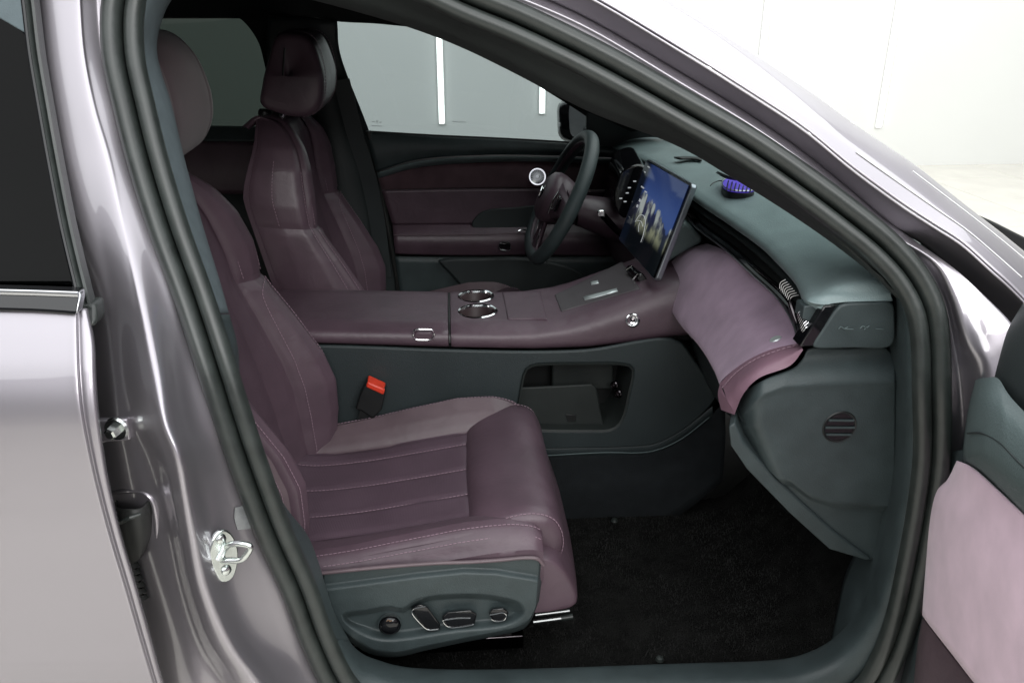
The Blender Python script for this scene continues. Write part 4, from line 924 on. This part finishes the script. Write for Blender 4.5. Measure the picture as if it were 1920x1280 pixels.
def mth(op, a, bb=None, c_=None):
    q = n.new('ShaderNodeMath'); q.operation = op
    for i, v in enumerate((a, bb, c_)):
        if v is None: continue
        if isinstance(v, (int, float)): q.inputs[i].default_value = v
        else: l.new(v, q.inputs[i])
    return q.outputs[0]
def rng(v, a, bb): 
    q = n.new('ShaderNodeMapRange'); q.interpolation_type = 'SMOOTHSTEP'; q.inputs[1].default_value = a; q.inputs[2].default_value = bb; l.new(v, q.inputs[0]); return q.outputs[0]
def mixc(f, a, bb):
    q = n.new('ShaderNodeMix'); q.data_type = 'RGBA'; l.new(f, q.inputs['Factor'])
    for nm, v in (('A', a), ('B', bb)):
        if isinstance(v, tuple): q.inputs[nm].default_value = (*v, 1)
        else: l.new(v, q.inputs[nm])
    return q.outputs['Result']
sky_ = mixc(rng(sx.outputs[1], .55, 1.0), (.035, .065, .19), (.014, .028, .10))
snow = mixc(rng(nz1.outputs['Fac'], .44, .60), (.012, .016, .045), (.26, .29, .28))
ridge = mth('ADD', .50, mth('MULTIPLY', nz1.outputs['Fac'], .42)); ridge = mth('SUBTRACT', ridge, mth('MULTIPLY', sx.outputs[0], .22))
c1 = mixc(rng(mth('SUBTRACT', sx.outputs[1], ridge), -.015, .02), snow, sky_)
mead = mixc(rng(nz1.outputs['Fac'], .42, .58), (.014, .018, .030), (.17, .18, .12))
c2 = mixc(rng(sx.outputs[1], .36, .50), mead, c1)
c3 = mixc(rng(sx.outputs[1], .22, .36), (.002, .003, .004), c2)
c4 = mixc(rng(sx.outputs[0], .10, .22), (.003, .005, .010), c3)
l.new(c4, b.inputs['Emission Color']); b.inputs['Emission Strength'].default_value = 1.0
MATS['display'] = m
me = bpy.data.meshes.new('display_image'); q = [sp(.025, .02, .0032), sp(.975, .02, .0032), sp(.975, .975, .0032), sp(.025, .975, .0032)]
me.from_pydata([tuple(v) for v in q], [], [(0, 1, 2, 3)]); ul_ = me.uv_layers.new(name='UVMap')
for i, c in enumerate(((0, 0), (1, 0), (1, 1), (0, 1))): ul_.data[i].uv = c
disp = finish('display_image', me, 'display', ts, smooth=False)
def quad(name, u, v, w_, h_, m_, d=.0048): return prism(name, [sp(u-w_/2, v-h_/2, d), sp(u+w_/2, v-h_/2, d), sp(u+w_/2, v+h_/2, d), sp(u-w_/2, v+h_/2, d)], nz*-.0004, m_, disp, bevel=0)
for u, v, a, h_ in ((.16, .70, .07, .015), (.26, .68, .05, .012), (.20, .56, .035, .03), (.19, .49, .035, .03), (.10, .86, .03, .012), (.14, .93, .05, .012)): quad('icon', u, v, a, h_, 'icon')
tube('car_graphic', spl([sp(u, v, .0045) for u, v in ((.26, .33), (.30, .42), (.38, .45), (.46, .42), (.50, .34), (.52, .26), (.52, .20))], 30), .0007, 'icon', disp, seg=5)
tube('car_graphic', spl([sp(u, v, .0045) for u, v in ((.30, .36), (.38, .38), (.45, .35))], 14), .0006, 'icon', disp, seg=5)
tube('car_graphic', spl([sp(u, v, .0045) for u, v in ((.36, .36), (.37, .31), (.40, .27))], 14), .0006, 'icon', disp, seg=5)

# ---- steering wheel
sw_ = empty('steering_wheel', (.33, .38, .92), 'slate leather steering wheel with plum hub, in front of driver seat', 'steering wheel')
WC = V((.290, .38, .936)); ang = R(26); wn = V((-math.cos(ang), 0, math.sin(ang))); wu = V((math.sin(ang), 0, math.cos(ang))); wr = V((0, -1, 0))
def wp(a, b, d=0): return WC+wr*a+wu*b+wn*d
rimp = []
for k in range(72):
    a = 2*math.pi*k/72; y_ = .178*math.sin(a); x_ = .184*math.cos(a)
    if y_ < -.150: y_ = -.150-(y_+.150)*-.45
    rimp.append(wp(x_, y_))
rimo = strip('rim', rimp, circ(.0190, 16, .0180), 'slate', sw_, closed=True, ref=tuple(wn))
def inset_ring(f, d): return [WC+(q-WC)*f+wn*d for q in rimp]
tube('rim_inlay', inset_ring(.925, .004), .0065, 'leather', rimo, closed=True, seg=8)
stitches('rim_stitching', [inset_ring(.905, .006)+[inset_ring(.905, .006)[0]]], rimo, m='rubber', step=.006)
hub = []
for r_, d in ((.0, .052), (.03, .051), (.055, .047), (.070, .038), (.076, .024), (.074, .005), (.066, -.02), (.05, -.04)):
    hub.append([wp(r_*1.05*math.cos(a), r_*.92*math.sin(a)-.005, d) for a in [6.28318*k/40 for k in range(40)]])
hb = grid('hub', hub, 'leather', sw_, cc=True, angle=70)
for s, nm in ((1, 'spoke'), (-1, 'spoke')):
    sk = [[wp(s*x, y, d) for y, d in ((hgt, dd), (hgt*.6, dd+.008), (-hgt*.2, dd+.009), (-hgt*.8, dd+.004), (-hgt*.9, dd-.014), (hgt*.8, dd-.016))] for x, hgt, dd in ((.055, .050, .022), (.095, .036, .012), (.135, .030, .006), (.172, .030, .0))]
    o = smoothgrid(nm, sk, 'leather', sw_, nu=20, nv=26)
    prism('switch_pod', [wp(s*x, y, .021) for x, y in ((.088, .026), (.128, .022), (.130, -.016), (.092, -.022))], wn*.006, 'gloss_black', o, bevel=.003)
    tube('spoke_trim', spl([wp(s*.086, .030, .028), wp(s*.084, .0, .031), wp(s*.090, -.034, .028)], 12), .0022, 'chrome', o, seg=8)
sk = [[wp(x, -y, d) for x, d in ((-hw, dd), (-hw*.5, dd+.006), (hw*.5, dd+.006), (hw, dd))] for y, hw, dd in ((.05, .035, .018), (.09, .026, .010), (.13, .028, .004), (.160, .040, .0))]
bs = smoothgrid('lower_spoke', sk, 'leather', sw_, nu=16, nv=14, solid=.012)
for s in (-1, 1): tube('spoke_trim', spl([wp(s*.034, -.060, .020), wp(s*.027, -.095, .013), wp(s*.030, -.135, .007)], 12), .0022, 'chrome', bs, seg=8)
em = lathe('emblem', [(.0001, .0535), (.018, .053), (.021, .051), (.022, .046)], WC+wu*-.002, wn, 'gloss_black', hb, n=32)
for a in (((-.013, .011), (-.006, .003), (0, -.002)), ((.013, .011), (.006, .003), (0, -.002)), ((0, -.002), (0, -.014))):
    tube('emblem_mark', spl([wp(x, y-.002, .0545) for x, y in a], 8), .0014, 'chrome', em, seg=6)
# ---- violet lamp on the dash top
vl = empty('violet_lamp', A(1385, 352, Z=1.050), 'small glowing violet leaf shaped lamp lying on the dash top', 'lamp')
lf = spl([A(*q, Z=1.056) for q in ((1354, 349), (1358, 340), (1368, 337), (1385, 341), (1402, 349), (1414, 359), (1398, 362), (1378, 361), (1364, 358))], 36, closed=True)
prism('lamp_body', lf, (0, 0, .003), 'violet_light', vl, bevel=.002)
prism('lamp_base', [q+V((0, 0, -.0005)) for q in lf], (0, 0, -.022), 'black_plastic', vl, bevel=.002)
lfr = [q+V((0, 0, .004)) for q in lf]; tube('lamp_rim', lfr, .0016, 'satin_metal', vl, closed=True, seg=6)
for k in range(7):
    f = k/6; tube('rib', [A(1362+44*f, 357+3*f, Z=1.063), A(1366+42*f, 339+15*f, Z=1.064)], .0016, 'black_plastic', vl, seg=6)
smoothgrid('lamp_shade', [[A(*q, Z=1.068) for q in ((1343, 323), (1358, 333), (1378, 337))], [A(*q, Z=1.075) for q in ((1346, 321), (1362, 328), (1384, 337))]], 'black_plastic', vl, nu=4, nv=10, solid=.002)
tube('wire', spl([A(*q, Z=1.060) for q in ((1332, 348), (1338, 343), (1350, 339), (1357, 340))], 14), .0012, 'rubber_dark', vl, seg=6)
# ================================================================== DRIVER DOOR (far side)
dd = empty('driver_door', (0.1, 0.74, 0.40), 'closed driver door with grey window and plum lining on the far side', 'door')
grid('door_shell', [[V((x, .765, z)) for x in (-.42, .1, .75)] for z in (.35, .7, 1.02)], 'black_plastic', dd, solid=.02)
def far(px, py, y): return A(px, py, Y=y)
def farband(name, top, bot, m, y0, y1, bulge=0.0, nx=50, ny=16, **kw):
    return relief(name, top, bot, nx, ny, lambda px, py, s, t: A(px, py, Y=y0+(y1-y0)*t-bulge*math.sin(math.pi*t)), m, dd, solid=.006, angle=70, **kw)
wg = [[A(610, 20, Y=.61), A(1000, 20, Y=.61), A(1180, 60, Y=.62)], [A(640, 130, Y=.67), A(1000, 130, Y=.67), A(1180, 160, Y=.67)], [A(680, 252, Y=.735), A(1000, 272, Y=.735), A(1180, 285, Y=.735)]]
win = smoothgrid('window_glass', wg, 'window_glass', dd, nu=12, nv=20)
for s in (((697, 229), (703, 228)), ((711, 230), (716, 229)), ((705, 226), (707, 229), (707, 232)), ((709, 226), (707, 229)), ((697, 236), (716, 237)), ((848, 228), (852, 228.5), (858, 229), (866, 229.3), (874, 229.5))):
    tube('glass_marking', spl([A(*q, Y=.716) for q in s], 6), .0007, 'print_grey', win, seg=5)
farband('upper_trim', [(684, 248), (800, 255), (950, 262), (1070, 269), (1160, 276)], [(706, 322), (780, 300), (900, 291), (1000, 291), (1160, 296)], 'slate', .700, .690, .012)
tube('belt_seal', spl([A(*q, Y=.712) for q in ((684, 247), (800, 254), (950, 261), (1070, 268), (1160, 275))], 20), .004, 'rubber_dark', dd)
farband('trim_ledge', [(707, 324), (780, 303), (900, 294), (1000, 294), (1160, 298)], [(709, 332), (780, 312), (900, 302), (1000, 300), (1160, 305)], 'slate_soft', .678, .690, .004, ny=8)
farband('suede_insert', [(709, 333), (780, 313), (900, 303), (1000, 301), (1160, 306)], [(716, 355), (800, 353), (900, 352), (1000, 352), (1160, 355)], 'suede_dark', .692, .688, .004)
farband('door_panel', [(716, 357), (800, 355), (900, 354), (1000, 354), (1160, 357)], [(736, 420), (800, 420), (900, 419), (1000, 418), (1160, 420)], 'leather', .690, .694, .0)
prism('pull_handle', spl([A(*q, Y=.680) for q in ((884, 424), (895, 404), (915, 394), (960, 390), (1020, 390), (1020, 434), (960, 434), (900, 432))], 40, closed=True), (0, .01, 0), 'slate_dark', dd, bevel=.003)
ar = farband('armrest', [(736, 421), (800, 420), (900, 420), (1000, 419), (1160, 421)], [(741, 476), (800, 478), (900, 479), (1000, 478), (1160, 480)], 'leather', .690, .668, .020, ny=24)
tube('armrest_seam', spl([A(*q, Y=.642) for q in ((738, 441), (820, 441), (900, 440), (985, 437))], 24), .0014, 'leather_light', ar, seg=6)
bb = prism('window_switch', [A(*q, Y=.632) for q in ((937, 456), (955, 456), (957, 467), (936, 467))], (0, .01, 0), 'gloss_black', ar, bevel=.002)
tube('switch_rim', spl([A(*q, Y=.630) for q in ((938, 455), (955, 455), (957, 461), (956, 468), (938, 468), (935, 462))], 24, closed=True), .0018, 'chrome', bb, closed=True, seg=6)
farband('lower_panel', [(741, 480), (800, 481), (900, 481), (1000, 481), (1160, 482)], [(765, 660), (830, 660), (900, 660), (1000, 660), (1160, 660)], 'slate', .680, .70, .0)
prism('door_pocket', spl([A(*q, Y=.655) for q in ((820, 490), (840, 510), (862, 535), (890, 560), (930, 640), (1100, 640), (1100, 520), (1000, 486), (900, 484))], 40, closed=True), (0, .02, 0), 'slate_dark', dd, bevel=.008)
tube('door_light_dash', [A(756, 353, Y=.684), A(765, 353, Y=.684)], .0012, 'led', dd, seg=6)
c = A(1008, 331, Y=.676); ax = (-.18, -1, .12)
tw = lathe('tweeter', [(.0001, .010), (.004, .010), (.005, .004), (.012, .003), (.019, .006), (.0235, .009), (.0255, .004), (.026, -.006)], c, ax, 'satin_metal', dd, n=48)
lathe('light_ring', [(.0215, .0095), (.0235, .0108), (.0252, .0075)], c, ax, 'ring_light', tw, n=48)
for k in range(20):
    a = 6.28318*k/20; u = V((math.cos(a), -.12*math.cos(a), math.sin(a)))
    tube('tweeter_rib', [c+u*.006+V((0, -.0045, 0)), c+u*.020+V((-.001, -.0085, 0))], .0005, 'icon', tw, seg=4)
lathe('tweeter_cap', [(.0001, .0125), (.003, .012), (.0045, .009)], c, ax, 'icon', tw, n=20)
tube('door_handle', spl([A(*q, Y=.66) for q in ((972, 433), (980, 430), (990, 432))], 8), .003, 'chrome', dd, seg=8)
# door mirror
hs_ = [[A(*q, Y=y) for q in o] for y, o in ((.98, ((1052, 196), (1075, 188), (1104, 190), (1108, 225), (1106, 260), (1078, 266), (1054, 256), (1050, 225))), (.93, ((1048, 194), (1072, 185), (1106, 186), (1112, 225), (1110, 264), (1076, 269), (1050, 258), (1045, 226))), (.90, ((1052, 198), (1074, 190), (1104, 190), (1108, 225), (1106, 260), (1078, 264), (1054, 254), (1050, 226))))]
mh = grid('side_mirror', [spl(r, 36, closed=True) for r in hs_], 'gloss_black', dd, cc=True, caps=True, angle=60, bevel=.006)
prism('mirror_glass', spl([A(q[0], q[1], Y=.892-(q[0]-1068)*.0016) for q in ((1070, 195), (1097, 197), (1100, 225), (1097, 256), (1072, 254), (1067, 226))], 30, closed=True), (0, .004, 0), 'satin_metal', mh, bevel=.001)
box('turn_signal', A(1049, 234, Y=.897), (.006, .004, .012), 'white_gloss', mh, bevel=.001)
prism('mirror_foot', [A(*q, Y=.80) for q in ((1098, 240), (1180, 262), (1180, 290), (1098, 272))], (0, .12, 0), 'black_plastic', mh, bevel=.01)
# black corner of the door where glass meets the pillar
prism('sail_panel', [A(*q, Y=.70) for q in ((1100, 212), (1140, 200), (1200, 225), (1300, 262), (1300, 292), (1180, 290), (1100, 270))], (0, .02, 0), 'slate_dark', dd, bevel=.003)

# ================================================================== FAR REAR DOOR
rd = empty('far_rear_door', (-0.9, 0.74, 0.4), 'closed far rear door with dark tinted window behind the seats', 'door')
grid('door_shell', [[V((x, .765, z)) for x in (-1.9, -1, -.44)] for z in (.35, .7, 1.04)], 'black_plastic', rd, solid=.02)
smoothgrid('window_glass', [[A(60, 20, Y=.62), A(300, 22, Y=.62), A(440, 24, Y=.62), A(520, 30, Y=.62)], [A(60, 130, Y=.67), A(300, 130, Y=.67), A(470, 130, Y=.67), A(530, 130, Y=.67)], [A(60, 235, Y=.735), A(300, 237, Y=.735), A(480, 240, Y=.735), A(540, 240, Y=.735)]], 'privacy_glass', rd, nu=10, nv=14)
fr_ = [[A(*q, Y=y) for q, y in r] for r in ((((430, 22), .615), ((460, 40), .622), ((486, 78), .645), ((500, 130), .672), ((515, 190), .705), ((528, 240), .73)), (((520, -20), .60), ((540, 20), .61), ((560, 70), .64), ((570, 130), .667), ((580, 190), .70), ((590, 240), .725)))]
smoothgrid('window_frame', fr_, 'headliner', rd, nu=6, nv=30, solid=.01)
relief('upper_trim', [(40, 232), (300, 234), (420, 236), (540, 238)], [(40, 262), (300, 263), (420, 264), (540, 266)], 20, 8, lambda px, py, s, t: A(px, py, Y=.71-.03*t), 'slate', rd, solid=.006)
relief('door_panel', [(40, 264), (300, 265), (420, 266), (540, 268)], [(40, 360), (300, 360), (420, 362), (540, 364)], 20, 12, lambda px, py, s, t: A(px, py, Y=.69-.01*math.sin(3*t)), 'leather', rd, solid=.006)
relief('lower_panel', [(40, 362), (300, 362), (420, 364), (560, 366)], [(40, 700), (300, 700), (420, 700), (580, 700)], 20, 8, lambda px, py, s, t: A(px, py, Y=.685), 'slate_dark', rd, solid=.006)

# ================================================================== NEAR REAR DOOR
nr = empty('near_rear_door', (-0.62, -0.9, 0.4), 'shut lilac rear door with dark glass left of the pillar', 'door')
def skin_y(z): return interp(z, [(.2, -.80), (.40, -.862), (.55, -.893), (.70, -.905), (.85, -.912), (.95, -.911), (1.0, -.904), (1.04, -.888), (1.08, -.864), (1.14, -.824)])
ed = [(578, 144), (640, 145), (700, 147), (760, 152), (820, 162), (900, 179), (1000, 205), (1100, 235), (1200, 264), (1280, 288), (1400, 325)]
rim_ = [(578, 166), (640, 178), (700, 181), (760, 185), (820, 192), (900, 205), (1000, 229), (1100, 258), (1200, 286), (1280, 308), (1400, 345)]
rows = []
for (y, x), (_, x2) in zip(ed, rim_):
    r = [AF(x+dx, y+dx*.0, 0, skin_y) for dx in (-620, -420, -260, -140, -60, -20, -5)]
    e0 = AF(x, y, .002, skin_y); e1 = AF(x+3, y, .008, skin_y); e2 = AF(x+.45*(x2-x), y, .008, skin_y); e3 = AF(x2-4, y, .012, skin_y); e4 = AF(x2, y, .03, skin_y); rows.append(r+[e0, e1, e2, e3, e4])
rows = [[V((-1.62, r[0].y, r[0].z)), V((-1.2, r[0].y, r[0].z))]+r for r in rows]
smoothgrid('door_skin', rows, 'paint', nr, nu=80, nv=70, solid=.003, angle=80)
mo = [(-180, 540), (-60, 543), (60, 546), (147, 549)]; mo2 = [(-180, 578), (-60, 580), (60, 583), (141, 588)]
rows = []
for a, b in zip(mo, mo2):
    rows.append([AF(a[0], a[1], .002, skin_y)+V((0, .02, 0)), AF(a[0], a[1], -.004, skin_y), AF(a[0], a[1]+7, -.008, skin_y), AF(b[0], b[1], -.008, skin_y), AF(b[0], b[1], 0.004, skin_y)])
rows = [[V((-1.62, p.y, p.z)) for p in rows[0]], [V((-1.2, p.y, p.z)) for p in rows[0]]]+rows
bm_ = smoothgrid('belt_molding', rows, 'gloss_black', nr, nu=20, nv=20, angle=50)
tube('molding_edge', spl([AF(a[0], a[1]+3, -.010, skin_y) for a in mo], 20), .0035, 'satin_metal', bm_, ry=.002, seg=8)
prism('molding_end', [AF(*q, -.006, skin_y) for q in ((141, 549), (150, 548), (151, 560), (146, 588), (139, 588))], (0, .015, 0), 'satin_metal', bm_, bevel=.002)
def rg_y(z): return interp(z, [(.9, -.875), (1.04, -.862), (1.10, -.815), (1.2, -.745), (1.45, -.655), (1.6, -.60)])
gl = []
for y, x in ((-140, 30), (-40, 44), (60, 54), (140, 66), (240, 86), (340, 106), (440, 126), (550, 149)):
    gl.append([AF(x+dx, y, .006, rg_y) for dx in (-520, -300, -140, -40, 0)])
gl = [[V((-1.62, r[0].y, r[0].z)), V((-1.2, r[0].y, r[0].z))]+r for r in gl]
smoothgrid('window_glass', gl, 'privacy_glass', nr, nu=24, nv=16, solid=.003)
smoothgrid('glass_backing', [[p+V((0, .030, 0)) for p in r]+[r[-1]+V((.0, .008, 0))] for r in gl], 'black_plastic', nr, nu=10, nv=8)  # black sheet added close behind the rear glass
st_ = [(-140, 40), (-60, 47), (0, 56), (100, 68), (200, 85), (300, 103), (427, 128), (540, 155), (600, 170)]
strip('glass_run_seal', spl([AF(x, y, .002, rg_y) for y, x in st_], 40), [(-.012, .006), (.003, .006), (.006, .003), (.003, .001), (.000, 0), (.004, -.003), (.003, -.006), (-.012, -.006)], 'rubber', nr, ref=outward)
strip('glass_edge_trim', spl([AF(x-12, y, .000, rg_y) for y, x in st_[:-1]], 40), circ(.004, 8, .003), 'gloss_black', nr, ref=outward)
prism('seal_end', [AF(*q, -.006, rg_y) for q in ((150, 572), (178, 570), (180, 600), (176, 615), (160, 610), (150, 590))], (0, .03, 0), 'rubber', nr, bevel=.004)
prism('glass_glare', [AF(*q, -.002, rg_y) for q in ((-120, -90), (40, -90), (48, 20), (52, 66), (0, 36), (-120, -40))], (0, .02, 0), 'pillar_fabric', nr, bevel=.002)  # pale piece stands in for the ceiling's reflection on the glass

# ================================================================== OPEN PASSENGER DOOR
pd = empty('passenger_door', (0.72, -0.9, 0.4), 'open front door with pale pink suede lining, cut by the right edge', 'door')
D0 = V((.700, -.835, 0)); Dd = V((-.25, -.97, 0)).normalized(); Dn = V((-Dd.y, Dd.x, 0)); Dn = -Dn if Dn.x > 0 else Dn
def AD(px, py, off=0.0):                                   # off: towards the cabin side
    d = fw*FPX + rt*(px-960) + upv*(640-py); P = D0+Dn*off
    t = (P-CAM).dot(Dn)/d.dot(Dn); return CAM+d*t
def dpanel(name, net, m, nu=30, nv=30, **kw):
    return smoothgrid(name, [[AD(*q) for q in r] for r in net], m, pd, nu=nu, nv=nv, angle=70, **kw)
dpanel('suede_panel', [[(1798, 868, -.03), (1803, 866, 0.0), (1830, 880, .008), (1880, 925, .008), (1960, 1000, .008), (2080, 1110, .008)], [(1778, 905, -.03), (1784, 905, .0), (1820, 935, .010), (1880, 985, .012), (1960, 1050, .012), (2080, 1160, .012)],
                       [(1747, 935, -.03), (1753, 935, .0), (1800, 985, .012), (1870, 1060, .016), (1960, 1130, .016), (2080, 1230, .016)], [(1741, 1050, -.03), (1746, 1052, 0.0), (1790, 1090, .012), (1860, 1150, .014), (1950, 1220, .014), (2080, 1310, .014)],
                       [(1735, 1150, -.03), (1739, 1160, 0.0), (1790, 1225, .006), (1850, 1300, .006), (1930, 1380, .006), (2060, 1470, .006)]], 'suede_pink', solid=.004)
dpanel('armrest', [[(1826, 716, -.04), (1832, 711, 0.0), (1850, 708, .012), (1872, 710, .012), (1900, 750, .02), (2000, 850, .02)], [(1812, 770, -.04), (1822, 766, .012), (1845, 762, .032), (1875, 772, .036), (1905, 806, .036), (2000, 905, .036)],
                   [(1803, 845, -.04), (1812, 838, .014), (1838, 838, .036), (1875, 862, .040), (1910, 896, .040), (2000, 980, .040)], [(1802, 866, -.03), (1815, 862, .010), (1840, 872, .020), (1878, 906, .022), (1915, 944, .022), (2010, 1040, .022)],
                   [(1804, 868, -.03), (1818, 872, 0), (1842, 890, 0), (1880, 926, .0), (1918, 964, .0), (2020, 1060, .0)]], 'slate_soft')
tube('armrest_seam', spl([AD(*q) for q in ((1814, 812, .026), (1840, 812, .037), (1875, 830, .0405), (1910, 866, .0405), (1960, 910, .0405))], 24), .0012, 'slate_dark', pd, seg=6)
dpanel('upper_trim', [[(1925, 570, -.03), (1935, 580, 0), (1990, 600, .01), (2100, 640, .01)], [(1896, 620, -.03), (1904, 622, 0), (1960, 680, .012), (2100, 760, .012)], [(1878, 680, -.03), (1884, 684, .0), (1930, 745, .010), (2100, 880, .010)], [(1870, 712, -.03), (1876, 715, 0.0), (1910, 762, 0), (2100, 935, 0)]], 'slate_dark', solid=.004)
dpanel('lower_panel', [[(1734, 1160, -.03), (1740, 1168, -.004), (1790, 1232, -.004), (1850, 1305, -.004)], [(1724, 1215, -.03), (1730, 1222, .0), (1775, 1275, .0), (1830, 1340, .0)], [(1716, 1300, -.03), (1722, 1300, .0), (1750, 1340, .0), (1800, 1400, .0)]], 'leather_light', solid=.004)
dpanel('door_edge', [[(1768, 850, -.02), (1785, 846, -.012), (1812, 842, -.01)], [(1756, 900, -.02), (1768, 900, -.012), (1790, 900, -.012)], [(1745, 960, -.03), (1752, 960, -.02), (1760, 960, -.02)], [(1735, 1100, -.03), (1740, 1100, -.02), (1750, 1100, -.02)], [(1690, 1160, -.03), (1720, 1160, -.02), (1740, 1165, -.02)], [(1660, 1300, -.03), (1700, 1300, -.02), (1730, 1310, -.02)]], 'slate', nu=40, nv=12, solid=.03, solid_off=1)
z0 = [D0-Dn*.02+Dd*s for s in (.34, 1.02)]
grid('far_lining', [[V((p.x, p.y, z)) for p in z0] for z in (.40, .62)], 'slate', pd, solid=.02)
grid('far_lining', [[V((p.x, p.y, z)) for p in z0] for z in (.625, .80)], 'suede_pink', pd, solid=.02)
grid('far_lining', [[V((p.x, p.y, z)) for p in z0] for z in (.805, 1.0)], 'slate_dark', pd, solid=.02)
z0 = [D0-Dn*.11+Dd*s for s in (-.02, 1.02)]
grid('door_skin', [[V((p.x, p.y, z)) for p in z0] for z in (.42, .7, .98)], 'paint', pd, solid=.004)

c_ = [D0-Dn*.022+Dd*.06, D0-Dn*.022+Dd*1.0, D0-Dn*.104+Dd*1.0, D0-Dn*.104+Dd*.06]
prism('door_frame', [V((p.x, p.y, .42)) for p in c_], (0, 0, .56), 'slate_dark', pd, bevel=.01)
print('objects', len(bpy.data.objects))
